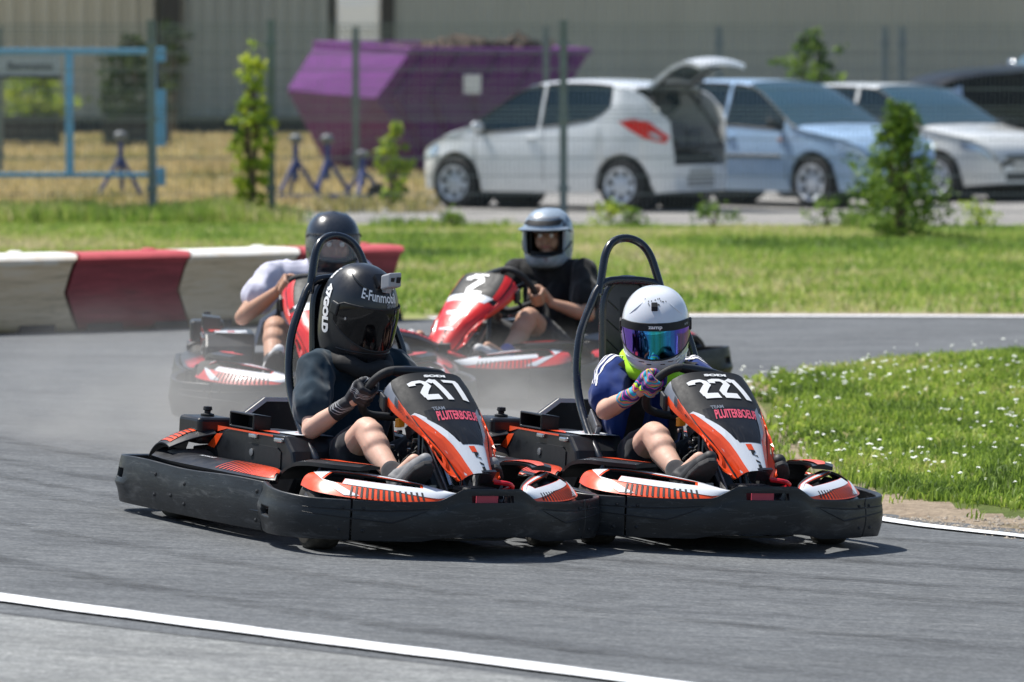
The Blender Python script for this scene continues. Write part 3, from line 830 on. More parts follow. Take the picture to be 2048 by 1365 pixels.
def barrier(x0, y0, x1, y1, m, label):
    a = V((x0, y0, 0)); b = V((x1, y1, 0)); L = (b - a).length; t = empty('track_barrier', (a + b) / 2 + V((0, 0, .0)), math.atan2(y1 - y0, x1 - x0))
    tag(t, label, 'barrier', 'red and white plastic barriers along the track')
    rings = []
    for i in range(25):
        u = i / 24; x = (u - .5) * (L - .012)
        e = min(u, 1 - u); 
        ring = []
        for j in range(28):
            an = 2 * PI * j / 28; cx_, cz_ = math.cos(an), math.sin(an); ex = .35
            yy = math.copysign(abs(cx_) ** ex, cx_); zz = math.copysign(abs(cz_) ** ex, cz_)
            z = .25 + zz * .25
            dep = .23 + .03 * math.cos((z - .25) * 6) * 0 - .035 * math.exp(-((z - .26) / .12) ** 2) + (.03 if z > .44 else 0)
            bow = .10 * math.exp(-(u / .16) ** 2) * (1 - ((z - .25) / .25) ** 2) - .10 * math.exp(-((1 - u) / .12) ** 2) * (1 - ((z - .25) / .25) ** 2)
            ring.append((x + (-bow if u < .5 else bow) * 1.0, yy * dep, z))
        rings.append(ring)
    loft(rings, True, True).build('shell', m, t, smooth=50)
    lathe([(0, .495), (.05, .495), (.055, .505), (.03, .515), (0, .515)], (.28 * L, .05, 0), 'z', 14).build('filler_cap', m, t)
    for u in (-.3, .3): box(u * L - .12, u * L + .12, -.235, .235, -.002, .05).build('foot', M['black'], t, smooth=0)
bl = [(-4.35, 29.98), (-2.73, 31.05), (-2.05, 31.5), (-1.36, 32.02), (-.72, 32.55)]
bl = [(-4.05, 30.33), (-2.74, 31.10), (-2.06, 31.55), (-1.37, 32.02), (-.70, 32.5)]
lbls = ['dusty white barrier at the left edge', 'red barrier between two white ones', 'dusty white barrier behind the first far kart', 'red barrier at the right end of the row']
for i in range(4):
    barrier(bl[i][0] - .13, bl[i][1] + .19, bl[i + 1][0] - .13, bl[i + 1][1] + .19, M['bar_white'] if i % 2 == 0 else M['bar_red'], lbls[i])
# --- dust clouds behind the leading karts
def dust(name, loc, rad, dens, label, col=(.66, .64, .61), seed=0):
    m = bpy.data.materials.new('dust_volume'); m.use_nodes = True; nt = m.node_tree; nt.nodes.clear()
    out = nt.nodes.new('ShaderNodeOutputMaterial'); pv = nt.nodes.new('ShaderNodeVolumePrincipled'); pv.inputs['Color'].default_value = rgba(col)
    tc = nt.nodes.new('ShaderNodeTexCoord'); vm = nt.nodes.new('ShaderNodeVectorMath'); vm.operation = 'LENGTH'; nt.links.new(tc.outputs['Object'], vm.inputs[0])
    mr = nt.nodes.new('ShaderNodeMapRange'); mr.inputs['From Min'].default_value = 1; mr.inputs['From Max'].default_value = .15; mr.interpolation_type = 'SMOOTHSTEP'
    nt.links.new(vm.outputs['Value'], mr.inputs['Value'])
    mp = nt.nodes.new('ShaderNodeMapping'); mp.inputs['Location'].default_value = (seed, 0, 0); nt.links.new(tc.outputs['Object'], mp.inputs['Vector'])
    no = noise_tex(nt, 2.3, 3, .6, mp.outputs['Vector'], .4)
    ma = nt.nodes.new('ShaderNodeMapRange'); ma.inputs['From Min'].default_value = .35; ma.inputs['From Max'].default_value = .7; nt.links.new(no, ma.inputs['Value'])
    mu = nt.nodes.new('ShaderNodeMath'); mu.operation = 'MULTIPLY'; nt.links.new(mr.outputs[0], mu.inputs[0]); nt.links.new(ma.outputs[0], mu.inputs[1])
    m2 = nt.nodes.new('ShaderNodeMath'); m2.operation = 'MULTIPLY'; m2.inputs[1].default_value = dens; nt.links.new(mu.outputs[0], m2.inputs[0])
    nt.links.new(m2.outputs[0], pv.inputs['Density']); pv.inputs['Anisotropy'].default_value = .2
    nt.links.new(pv.outputs[0], out.inputs['Volume'])
    bm = bmesh.new(); bmesh.ops.create_icosphere(bm, subdivisions=3, radius=1)
    for v in bm.verts:
        if v.co.z < -.02: v.co.z = -.02
    me = bpy.data.meshes.new(name); bm.to_mesh(me); bm.free(); me.materials.append(m)
    o = bpy.data.objects.new(name, me); COL.objects.link(o); o.location = loc; o.scale = rad
    return tag(o, label, kind='stuff')
if DUST:
    dust('dust_cloud', (-1.55, 21.2, .03), (1.25, 1.6, .80), 1.15, 'thin grey dust trailing behind the first leading kart')
    dust('dust_cloud', (-.1, 21.6, .03), (1.3, 1.5, .60), 1.5, 'thin brown dust between the leading karts and the far ones', seed=5)
# ------------------------------------------------------------------ karts
def kmat(ox, oy, oz, th, roll, pitch, sc=1):
    t, r, q = R(th), R(roll), R(pitch)
    F = V((math.sin(t), -math.cos(t), 0)); L = V((math.cos(t), math.sin(t), 0)); U = V((0, 0, 1))
    f = F * math.cos(q) - U * math.sin(q); u = F * math.sin(q) + U * math.cos(q)
    l = L * math.cos(r) - u * math.sin(r); u2 = L * math.sin(r) + u * math.cos(r)
    return Matrix(((f.x * sc, l.x * sc, u2.x * sc, ox), (f.y * sc, l.y * sc, u2.y * sc, oy), (f.z * sc, l.z * sc, u2.z * sc, oz), (0, 0, 0, 1)))
M['plastic'] = pmat('black_bumper_plastic', (.013, .015, .018), .40, var=.4, vscale=4, dirt=((.085, .087, .09), .54, .22), dscale=7, stretch=(1, 1, 4), bmp=.15, bscale=30, spec=.38)
def scratches(m):
    nt = m.node_tree; b = nt.nodes['Principled BSDF']; src = b.inputs['Base Color'].links[0].from_socket
    g = noise_tex(nt, 7, 6, .8, objco(nt, (1.2, 1.2, 22)), .3); k = ramp(nt, g, [(.60, (0, 0, 0)), (.68, (.8, .8, .8))])
    h = noise_tex(nt, 11, 5, .8, objco(nt, (3, 3, 9), (.35, 0, .2)), .2); k2 = ramp(nt, h, [(.63, (0, 0, 0)), (.70, (.6, .6, .6))])
    c = mix(nt, k, src, (.10, .103, .108)); c = mix(nt, k2, c, (.16, .16, .165)); nt.links.new(c, b.inputs['Base Color'])
scratches(M['plastic'])
M['plastic2'] = pmat('black_body_plastic', (.010, .011, .014), .38, var=.3, vscale=6, spec=.45, dirt=((.06, .06, .06), .62, .2), dscale=12)
M['matte'] = pmat('matte_black', (.008, .009, .011), .6, var=.2)
M['tube'] = pmat('black_powder_coat', (.008, .011, .017), .24, var=.1, coat=.4)
M['chrome'] = pmat('bright_steel', (.55, .56, .58), .25, metal=1, var=.1)
M['steel'] = pmat('dull_steel', (.28, .28, .29), .42, metal=.9, var=.3, vscale=20)
M['orange'] = pmat('orange_plastic', (.87, .078, .011), .34, var=.06, vscale=6, coat=.25, dirt=((.22, .06, .03), .66, .15), dscale=9)
M['red'] = pmat('red_plastic', (.72, .02, .02), .34, var=.06, vscale=6, coat=.25)
M['white_gfx'] = pmat('white_graphics', (.68, .71, .76), .38, var=.04, vscale=6, coat=.2, dirt=((.35, .35, .38), .66, .2), dscale=10)
M['grey_gfx'] = pmat('grey_graphics', (.20, .22, .26), .38, var=.1, coat=.2)
M['num_white'] = pmat('number_white', (.88, .88, .88), .4, var=.02)
M['pink_gfx'] = pmat('pink_lettering', (.75, .10, .16), .45, var=.1)
M['tyre'] = pmat('kart_tyre', (.05, .047, .042), .8, var=.3, vscale=30, dirt=((.13, .12, .10), .5, .2), dscale=14)
M['grip'] = pmat('rubber_grip', (.02, .021, .023), .7, var=.2, bmp=.3, bscale=150)
M['green'] = pmat('green_tube', (.0, .25, .12), .4)
M['hose_red'] = pmat('red_hose', (.55, .01, .02), .35)
M['amber'] = pmat('amber_plastic', (.9, .35, .02), .4)
M['wire_blue'] = pmat('blue_cord', (.02, .08, .6), .5)
M['screen'] = pmat('screen_glass', (.12, .17, .24), .12, coat=.5)
M['seatm'] = pmat('seat_shell', (.016, .017, .02), .35, var=.2)

BPLAN = [(.30, .598), (.42, .640), (.55, .645), (.65, .605), (.73, .50), (.80, .375), (.85, .235), (.882, .155), (.893, .08), (.897, 0)]
def bumper_path():
    h = cr(BPLAN, 8)
    return h + [(f, -l) for f, l in h[::-1][1:]]          # from driver's left rear round the nose to the right
def strip(path2, z0f, z1f, thick, smat, name, parent, holes=(), s0=0, s1=1, step=.018, prof=None, bev=.005, zs=None, lab=None):
    """vertical plastic band along a plan curve with real thickness and slots. holes: (s0,s1,v0,v1)"""
    P = [V(p) for p in path2]; D_ = [0]
    for a, b in zip(P, P[1:]): D_.append(D_[-1] + (b - a).length)
    T = D_[-1]
    def at(s):
        d = s * T; i = 0
        while i < len(P) - 2 and D_[i + 1] < d: i += 1
        t = (d - D_[i]) / max(1e-9, D_[i + 1] - D_[i]); p = P[i].lerp(P[i + 1], t)
        a = P[max(0, i - 1)]; b = P[min(len(P) - 1, i + 2)]; tg = (b - a).normalized(); return p, V((-tg.y, tg.x))
    us = uniq([h[k] for h in holes for k in (0, 1)], s0, s1, step / T); vs = uniq([h[k] for h in holes for k in (2, 3)] + [.06, .94], 0, 1, .14)
    def fn(s, v):
        p, n_ = at(s); z = lerp(z0f(s), z1f(s), v); b = prof(v, s) if prof else 0
        q = p + n_ * b; return (q.x, q.y, z)
    sk = lambda u, v: any(h[0] < u < h[1] and h[2] < v < h[3] for h in holes)
    mb = grid(fn, 0, 0, us=us, vs=vs, skip=sk)
    mb = thicken(mb, thick, out='r')
    o = mb.build(name, smat, parent, smooth=40, bevel=bev, segs=2)
    if lab: o['label'] = lab
    return o, fn

NF = [(0, .436, .618), (.12, .456, .600), (.40, .511, .556), (.62, .590, .492), (.70, .628, .462), (.84, .703, .402), (1.0, .80, .300), (1.04, .812, .286)]  # v(arc-ish), f, z centre line
NFs = cr(NF, 8)
NW = [(0, .150), (.15, .158), (.45, .157), (.65, .143), (.78, .120), (.9, .088), (1.04, .062)]
def nose(u, v, off=0.0):
    v = max(0, min(1.04, v)); f, z = curve_at(NFs, v); w_, = curve_at(NW, v)
    d = .02; f2, z2 = curve_at(NFs, min(1.04, v + d)); f1, z1 = curve_at(NFs, max(0, v - d))
    tx, tz = f2 - f1, z2 - z1; L = math.hypot(tx, tz) or 1; nx, nz_ = -tz / L, tx / L
    if nz_ < 0: nx, nz_ = -nx, -nz_
    sag = .020 * u * u + .028 * abs(u) ** 6
    return V((f - sag * nx * .9 + nx * off, u * w_, z - sag * nz_ + nz_ * off))
def nose_uv(x, y, v0):
    """metres on the panel around centre line point v0 -> (u,v)"""
    L = .0; v = v0 - y / .42
    w_, = curve_at(NW, max(0, min(1.04, v))); return x / w_, v
CREASE = [(.445, .152, .592), (.50, .158, .548), (.575, .146, .480), (.65, .122, .425), (.70, .102, .392), (.76, .082, .346), (.80, .068, .312), (.818, .060, .288)]
OUTER = [(.40, .178, .535), (.425, .172, .492), (.50, .166, .455), (.605, .142, .405), (.665, .13, .375), (.70, .124, .332), (.745, .112, .292), (.785, .090, .272)]

def pod_surface(side):
    lo = [(.45, .53, .21), (.58, .545, .20), (.70, .475, .19), (.79, .36, .185), (.85, .225, .19), (.872, .135, .203)]
    up = [(.45, .47, .256), (.53, .425, .270), (.60, .365, .270), (.68, .275, .257), (.77, .19, .235), (.866, .130, .206)]
    lo = cr(lo, 6); up = cr(up, 6)
    def at(P, u):
        x = u * (len(P) - 1); i = min(len(P) - 2, int(x)); t = x - i; return V(P[i]).lerp(V(P[i + 1]), t)
    def fn(u, v, off=0.0):
        a, b = at(lo, u), at(up, u); p = a.lerp(b, v); bul = 4 * v * (1 - v) * .016
        d = (b - a); tg = at(lo, min(1, u + .02)) - at(lo, max(0, u - .02)); n_ = tg.cross(d).normalized()
        if n_.z < 0: n_ = -n_
        p = p + n_ * (bul + off); return V((p.x, p.y * side, p.z))
    return fn

def wheel(parent, f, l, r, w_, zc, steer=0, rear=False):
    hub = empty('wheel', (f, l, zc), 0, parent=parent); hub.rotation_euler = (0, 0, R(steer))
    h = w_ / 2; pr = [(r * .56, -h * .8), (r * .60, -h), (r * .82, -h * 1.02), (r * .95, -h * .9), (r, -h * .62), (r * 1.003, 0), (r, h * .62), (r * .95, h * .9), (r * .82, h * 1.02), (r * .60, h), (r * .56, h * .8)]
    lathe(pr, axis='y', n=36, closed=True).build('tyre', M['tyre'], hub, smooth=50)
    s = 1 if l > 0 else -1
    pr = [(.0, s * h * .2), (.022, s * h * .25), (.03, s * h * .05), (r * .42, -s * h * .1), (r * .5, s * h * .7), (r * .575, s * h * .95), (r * .575, -s * h * .9), (r * .5, -s * h * .5), (0, -s * h * .4)]
    lathe(pr, axis='y', n=28).build('rim', M['steel'], hub, smooth=40)
    mb = MB()
    for k in range(6):
        a = k * PI / 3; lathe([(0, s * h * .32), (.008, s * h * .32), (.009, s * h * .1)], (math.cos(a) * .024, 0, math.sin(a) * .024), 'y', 6, mb=mb)
    mb.build('wheel_nut', M['chrome'], hub, smooth=0)
    return hub

RIM = {}
def make_kart(name, label, mtx, num, main='orange', group='rental karts racing on the track', box_l=-.36, steer=-12, wheel_rot=0, width=1.0, shear=-.28, gnd=True, numh=.105, back=False):
    K = empty(name, mat=mtx); tag(K, label, 'kart', group)
    mc = M[main]; MI = [M['matte'], mc, M['white_gfx'], M['grey_gfx'], M['num_white'], M['pink_gfx'], M['plastic2']]
    # ---- bumpers
    path = bumper_path(); P = [V(p) for p in path]
    def zt(s):
        a = abs(s - .5) * 2
        return curve_at([(0, .238), (.115, .238), (.20, .192), (.36, .184), (.62, .188), (.80, .197), (1, .212)], a)[0]
    def zb(s):
        a = abs(s - .5) * 2
        return curve_at([(0, .066), (.17, .064), (.26, .045), (.5, .042), (1, .030)], a)[0]
    prof = lambda v, s: -.006 + .014 * math.sin(PI * min(1, max(0, v))) + (.006 if v > .9 else 0)
    # where are the seams (|l|=.48)
    D_ = [0]
    for a, b in zip(P, P[1:]): D_.append(D_[-1] + (b - a).length)
    sm = next(D_[i] / D_[-1] for i in range(len(P)) if P[i].y < .49 and P[i].x > .7)
    o, fnF = strip(path, zb, zt, .022, M['plastic'], 'front_bumper', K, holes=[(.5 - .042, .5 + .042, .72, .86)], s0=sm + .0015, s1=1 - sm - .0015, prof=prof, bev=.004)
    for a, b, hs in ((.0, sm - .0015, (.035, .075)), (1 - sm + .0015, 1.0, (1 - .075, 1 - .035))):
        strip(path, zb, zt, .022, M['plastic'], 'bumper_corner', K, holes=[(hs[0], hs[1], .38, .58)], s0=a, s1=b, prof=lambda v, s: prof(v, s) + .012 * math.exp(-((v - .5) / .2) ** 2) * max(0, 1 - min(s, 1 - s) / .13), bev=.004)
    # pressed grooves and rivets of the front bumper
    mb = MB()
    for sg in (1, -1):
        for g in ([(.115, .80), (.22, .75), (.335, .755)], [(.12, .76), (.18, .47), (.335, .64)]):
            pts = []
            for a, b in zip(g, g[1:]):
                for k in range(9): pts.append((lerp(a[0], b[0], k / 8), lerp(a[1], b[1], k / 8)))
            tube([V(fnF(.5 + sg * u, v)) for u, v in pts], [.0012 + .002 * math.sin(PI * (i + .5) / len(pts)) for i in range(len(pts))], 5, mb=mb)
        mb.build('bumper_groove', M['matte'], K); mb = MB()
    def rivet(fn, s, v, r_=.007):
        mb = MB()
        p = V(fn(s, v)); q = V(fn(s + .004, v)); t = (q - p).normalized(); n_ = V((t.y, -t.x, 0)) 
        n_ = -n_ if n_.dot(V((p.x - .1, p.y, 0))) < 0 else n_
        up = V((0, 0, 1)); vs = [p + n_ * .002 + (t * math.cos(a) + up * math.sin(a)) * r_ for a in np.linspace(0, 6.283, 9)[:-1]] + [p + n_ * .006]
        mb.add(vs, [(i, (i + 1) % 8, 8) for i in range(8)])
        mb.build('rivet', M['matte'], K, smooth=0, fix=False)
    for sg in (1, -1):
        c = sm + .02 if sg < 0 else 1 - sm - .02
        for s_, v_ in ((c, .8), (c, .25), (c + sg * .035, .8), (c + sg * .04, .25)): rivet(fnF, s_, v_)
    # ---- side + rear bumper: one band around the back, one flat side each
    side = cr([(.285, .592), (.05, .612), (-.3, .618), (-.66, .614), (-.79, .602), (-.865, .555), (-.895, .44), (-.905, .2), (-.906, 0)], 8)
    path2 = side + [(f, -l) for f, l in side[::-1][1:]]; path2 = path2[::-1]
    T = sum((V(b) - V(a)).length for a, b in zip(path2, path2[1:]))
    z0 = lambda s: .029; z1 = lambda s: .207 + .004 * math.sin(s * 30)
    def sd(x): return x / T
    hl = [(sd(1.03), sd(1.10), .54, .72)]
    hl = hl + [(1 - h[1], 1 - h[0], h[2], h[3]) for h in hl]
    pr2 = lambda v, s: -.005 + .012 * math.sin(PI * v) + .010 * math.exp(-((v - .42) / .10) ** 2) * (1 if sd(.99) < (s if s < .5 else 1 - s) < sd(1.18) else 0)
    o, fnS = strip(path2, z0, z1, .022, M['plastic'], 'rear_bumper', K, holes=hl, prof=pr2, bev=.004, step=.03)
    for sg in (0, 1):
        for x, v_ in ((.03, .78), (.03, .2), (.53, .68), (.53, .25), (.63, .38), (.76, .74), (.76, .32)):
            s_ = sd(x); rivet(fnS, s_ if sg == 0 else 1 - s_, v_, .0085)
    # ---- floor, chassis rails
    fl = [(.80, .10), (.70, .22), (.30, .24), (-.05, .30), (-.60, .30), (-.60, -.30), (-.05, -.30), (.30, -.24), (.70, -.22), (.80, -.10)]
    prism(fl, lambda u, v, h: (u, v, h), .045, .053).build('floor_tray', M['matte'], K, smooth=0)
    mb = MB()
    for s in (1, -1):
        tube(cr([(.82, .10 * s, .075), (.74, .24 * s, .075), (.5, .27 * s, .075), (.2, .29 * s, .075), (-.2, .33 * s, .085), (-.68, .33 * s, .09)], 5), .015, 8, mb=mb)
        tube(cr([(.34, .58 * s, .10), (.15, .595 * s, .10), (-.25, .59 * s, .10), (-.4, .57 * s, .10)], 4), .013, 8, mb=mb)
        tube([(.1, .30 * s, .08), (.1, .59 * s, .10)], .012, 8, mb=mb); tube([(-.28, .32 * s, .08), (-.28, .59 * s, .10)], .012, 8, mb=mb)
    for f in (.55, .2, -.25, -.62): tube([(f, -.27, .078), (f, .27, .078)], .013, 8, mb=mb)
    mb.build('chassis_frame', M['tube'], K)
    tube([(-.52, -.42, .125), (-.52, .42, .125)], .018, 10).build('rear_axle', M['steel'], K)
    # ---- wheels, standing on the ground whatever the lean
    iM = mtx.inverted(); sc = (mtx.to_3x3() @ V((1, 0, 0))).length
    for f, l, r_, w_, st in ((.50, -.475, .118, .115, steer), (.50, .475, .118, .115, steer), (-.52, -.455, .130, .175, 0), (-.52, .455, .130, .175, 0)):
        wq = mtx @ V((f, l, 0)); wz = wq.z - gz(wq.x, wq.y); zc = r_ - wz / sc
        wheel(K, f, l, r_, w_, zc - .001, st)
        if abs(st) > 0:
            s = 1 if l > 0 else -1
            mb = tube([(f, l - .07 * s, zc), (f, .27 * s, .11)], .014, 8); obox((f, l - .09 * s, zc), (.02, 0, 0), (0, .012, 0), (0, 0, .045), mb=mb)
            tube([(f - .08, l - .08 * s, zc), (f - .05, .05 * s, .13)], .007, 6, mb=mb); mb.build('stub_axle', M['steel'], K)
            lathe([(.03, -.006), (.07, -.006), (.07, .006), (.03, .006)], (f, l - .115 * s, zc), 'y', 24).build('brake_disc', M['chrome'], K)
    # ---- nose panel
    top = grid(lambda u, v: nose(u, v), 0, 0, us=[-1 + i / 8 for i in range(17)], vs=[i * 1.04 / 30 for i in range(31)])
    thicken(top, .006, out=(1, 0, 1)).build('front_panel', M['matte'], K, smooth=50)
    cs, os_ = [tuple(nose(1, .01 + 1.02 * (i / 35) ** .9)) for i in range(36)], cr(OUTER, 5)
    for s in (-1, 1):
        def sp(u, v, off=0, s=s):
            x = u * (len(cs) - 1); i = min(len(cs) - 2, int(x)); t = x - i
            a = V(cs[i]).lerp(V(cs[i + 1]), t); b = V(os_[i]).lerp(V(os_[i + 1]), t); p = a.lerp(b, v)
            tg = V(cs[i + 1]) - V(cs[i]); n_ = tg.cross(b - a).normalized(); n_ = -n_ if n_.y < 0 else n_
            p = p + n_ * (off + .006 * math.sin(PI * v)); return V((p.x, p.y * s, p.z))
        U = [i / 34 for i in range(35)]
        hole = lambda u, v: .66 < u < .83 and .34 < v < .80 and (v - .34) < (u - .60) * 3.2
        g = grid(lambda u, v: sp(u, v), 0, 0, us=U, vs=[0, .12, .23, .34, .46, .57, .68, .8, .9, 1], mfn=lambda u, v: (0 if v < .12 else 3 if not back and u < .30 and (v < .55 or u < .13) else 1), skip=hole)
        thicken(g, .006, out=(.25, s, .35)).build('side_panel', MI, K, smooth=50)
        # fading hatch stripes
        mb = MB()
        for k in range(13):
            u = .23 + k * .022; decal([[(u, .14), (u + .009 * (1.1 - k / 16), .14), (u + .009 * (1.1 - k / 16) + .02, .62), (u + .02, .62)]], lambda a, b: sp(a, b, .0022), .08, 0, mb)
        if not back: mb.build('panel_hatching', MI, K, smooth=0, fix=False)
        # mirror like bracket behind the panel top
        obox((.405, .178 * s, .505), (.018, 0, -.01), (0, .010, 0), (0, 0, .028)).build('panel_bracket', M['plastic2'], K, smooth=0, bevel=.006)
    # white/orange lower centre graphics
    mb = MB()
    F_ = lambda u, v: nose(u, v, .0022)
    F2 = lambda u, v: nose(u, v, .0036)
    decal([[(-1.0, .58), (-.93, .58), (-.42, .86), (.60, .86), (.72, .62), (.90, .62), (.90, 1.03), (-.90, 1.03)]] if not back else [[(-1.0, .60), (1.0, .60), (1.0, 1.03), (-1.0, 1.03)]], F_, .12, 1 if back else 2, mb)
    decal([[(-1.0, .58), (-.95, .60), (-.55, 1.03), (-1.0, 1.03)], [(.74, .66), (1.0, .66), (1.0, 1.03), (.60, 1.03)]], F2, .12, 1, mb)
    # recessed black tray of the sticker
    if not back:
        decal([[(-.80, .67), (-.34, .875), (.60, .875), (.80, .62), (.76, .60), (-.76, .60)]], lambda u, v: nose(u, v, .003), .12, 6, mb)
        decal([[(.66, .63), (.80, .57), (.80, .80), (.66, .86)]], lambda u, v: nose(u, v, .005), .12, 3, mb)
        text_on('PLUITERBOEUR', lambda x, y: nose(*nose_uv(x + .012 + y * .2, y, .665), .0045), .032, 5, mb, width=.175, bold=.03, maxlen=.02)
        text_on('TEAM', lambda x, y: nose(*nose_uv(x - .055, y, .60), .0045), .014, 3, mb, width=.05, bold=.03, maxlen=.02)
    else:
        decal([[(-.9, .54), (.9, .54), (.78, .63), (-.78, .63)]], F2, .12, 2, mb)
        decal([[(-.5, .75), (.5, .75), (.4, .79), (-.4, .79)], [(-.5, .90), (.5, .90), (.5, .915), (-.5, .915)]], F2, .12, 2, mb)
        decal([[(-1.0, .0), (-.80, .0), (-.86, .54), (-1.0, .54)], [(1.0, .0), (.80, .0), (.86, .54), (1.0, .54)]], F2, .12, 1, mb)
    mb.build('panel_graphics', MI, K, smooth=0, fix=False)
    mb = MB()
    for x0_, s_ in ((.0, 'S'), (.0, 'U'), (.0, 'R')): pass
    decal([[(-.14, .885), (.12, .885), (.17, .915), (-.10, .915)]], F2, .12, 1, mb)
    decal([[(-.02, .925), (.20, .930), (.20, .935), (.06, .95), (.26, .955), (.26, .962), (-.02, .95)], [(.08, .975), (.30, .985), (.30, .995), (.08, .985)], [(.12, 1.0), (.30, 1.0), (.34, 1.02), (.2, 1.03), (.12, 1.02)]], lambda u, v: nose(u, v - .012, .0036), .12, 0, mb)
    mb.build('small_logo', MI, K, smooth=0, fix=False)
    # number and maker lettering on the plate
    mb = MB()
    NU = lambda x, y: nose(*nose_uv(x, y, .345), .003)
    decal(digits(num, numh * 1.32, numh * .60, numh * .15, numh * .235, shear), NU, .02, 4, mb)
    mb.build('race_number', MI, K, smooth=0, fix=False)
    mb = MB()
    text_on('SODI', lambda x, y: nose(*nose_uv(x, y, .095), .003), .022, 4, mb, width=.090, bold=.07, maxlen=.02)
    mb.build('panel_lettering', MI, K, smooth=0, fix=False)
    # black lip and mount below the nose
    g = grid(lambda u, v: V((.815 - .012 * abs(u) ** 3 - v * .022, u * (.068 - .01 * v), .292 - v * .042)), 10, 3)
    thicken(g, .012, out=(1, 0, .2)).build('nose_lip', M['plastic2'], K, smooth=50)
    mb = obox((.77, 0, .16), (.05, 0, 0), (0, .07, 0), (0, 0, .075)); mb.build('nose_mount', M['matte'], K, smooth=0, bevel=.012)
    tube(cr([(.80, .06, .255), (.83, .10, .25), (.80, .135, .235), (.74, .13, .215)], 6), .009, 8).build('bumper_hose', M['hose_red'], K)
    box(.852, .856, -.045, .045, .178, .225).build('warning_sticker', M['pink_gfx'], K, smooth=0)
    # support behind panel, steering column
    tube([(.66, 0, .10), (.30, 0, .47)], .013, 8).build('steering_column', M['steel'], K)
    mb = MB()
    for s in (-1, 1): tube([(.55, .10 * s, .09), (.46, .05 * s, .40)], .011, 8, mb=mb)
    obox((.44, 0, .42), (.05, 0, .03), (0, .07, 0), (-.01, 0, .02), mb=mb)
    mb.build('panel_support', M['tube'], K)
    mb = MB(); rr = random.Random(11)
    for k in range(9):
        a = V((.42, -.05 - .02 * k / 3, .38 - .02 * k / 3)); pts = [a + V((rr.uniform(-.04, .05), rr.uniform(-.06, .03), -q * .05 + rr.uniform(-.03, .03))) for q in range(5)]
        tube(cr([tuple(p) for p in pts], 4), rr.uniform(.0025, .005), 5, mb=mb)
    mb.build('cable_bundle', M['matte'], K)
    obox((.395, -.10, .43), (.004, .006, .002), (.002, .012, 0), (0, 0, .016)).build('amber_tag', M['amber'], K, smooth=0, bevel=.002)
    for k in range(7): lathe([(0, -.01), (.008, -.008), (.008, .008), (0, .01)], (.40 + rr.uniform(-.02, .06), -.08 + rr.uniform(-.05, .04), .40 - k * .014), 'y', 8).build('bolt', M['chrome'], K)
    # pedals
    for s in (-1, 1):
        mb = tube([(.66, .13 * s, .07), (.68, .14 * s, .22)], .008, 6); obox((.685, .14 * s, .20), (.004, 0, .002), (0, .03, 0), (-.004, 0, .03), mb=mb); mb.build('pedal', M['steel'], K)
    tube([(.35, -.25, .14), (.72, -.17, .20)], .007, 8).build('brake_rod', M['green'], K)
    # ---- front side pods
    for s in (-1, 1):
        fn = pod_surface(s)
        slot = lambda u, v: .20 < u < .74 and .36 + (.18 if u > .33 else 0) - .0 * u < v < .80
        us = uniq([.20, .33, .74], 0, 1, .03); vs = uniq([.36, .54, .80, .93], 0, 1, .08)
        mf = lambda u, v: 0 if v > .93 and u < .9 else 1
        g = grid(lambda u, v: fn(u, v), 0, 0, us=us, vs=vs, skip=slot, mfn=mf)
        thicken(g, .008, 0, out=(.3, s * .5, 1)).build('side_pod', MI, K, smooth=50)
        mb = MB()
        decal([[(.05, .83), (.75, .83), (.99, .50), (.99, .74), (.80, .895), (.05, .895)], [(.03, .82), (.185, .82), (.185, .40), (.29, .34), (.45, .06), (.37, .03), (.10, .60)], [(.335, .52), (.335, .34), (.60, .30), (.84, .07), (.99, .06), (.99, .49), (.755, .80), (.755, .52)]], lambda a, b: fn(a, b, .0018), .03, 2, mb)
        for k in range(14):
            u = .40 + k * .027; decal([[(u, .02), (u + .011, .02), (u + .001, .30), (u - .010, .30)]], lambda a, b: fn(a, b, .0022), .1, 0, mb)
        mb.build('pod_hatching', MI, K, smooth=0, fix=False)
        # dark tub under the pod (closes the slot)
        g = grid(lambda u, v: fn(.08 + u * .86, v * 1.0) - V((0, 0, .028 + .02 * math.sin(PI * u))), 14, 4); thicken(g, .01).build('pod_tub', M['plastic2'], K, smooth=50)
        # inner shoulder between pod and nose
        sh = [(.50, .40), (.58, .33), (.68, .24), (.80, .12), (.84, .10), (.80, .07), (.66, .16), (.52, .26), (.46, .36)]
        prism(sh, lambda u, v, h: (u, v * s, h), .10, .185).build('pod_base', M['plastic2'], K, smooth=0, bevel=.012)
        # heel guard
        g = grid(lambda u, v: V((.70 + .13 * u, s * (.20 - .10 * u - .02 * v), .17 + .075 * v * (1 - u * .8) )), 8, 4); thicken(g, .006).build('heel_guard', M['plastic'], K, smooth=50)
        # thin arch over front wheel
        ap = cr([(.24, .43, .215), (.275, .43, .250), (.33, .43, .272), (.42, .43, .282), (.52, .42, .284), (.64, .36, .283)], 5)
        L_ = []
        for i, p in enumerate(ap):
            u = i / (len(ap) - 1); hw = .075 * (1 - .45 * u); c = V((p[0], p[1] * s, p[2]))
            L_.append([c + V((0, -hw * s, 0)), c + V((0, -hw * s, .010)), c + V((0, hw * .2 * s, .016)), c + V((0, hw * s, .008)), c + V((0, hw * s, -.006)), c + V((0, 0, -.002))])
        loft(L_, True, True).build('wheel_arch', M['plastic2'], K, smooth=50)
        L_ = []
        for i, p in enumerate(ap):
            u = i / (len(ap) - 1)
            if u < .22: continue
            hw = .030 * math.sin(PI * min(1, (u - .18) / .8)); c = V((p[0], p[1] * s, p[2] + .0175)); L_.append([c + V((0, -hw * s - .02 * s, -.001)), c + V((0, (-hw * .0 + .01) * s, .001))])
        loft(L_, False, False).build('arch_stripe', mc, K, smooth=0)
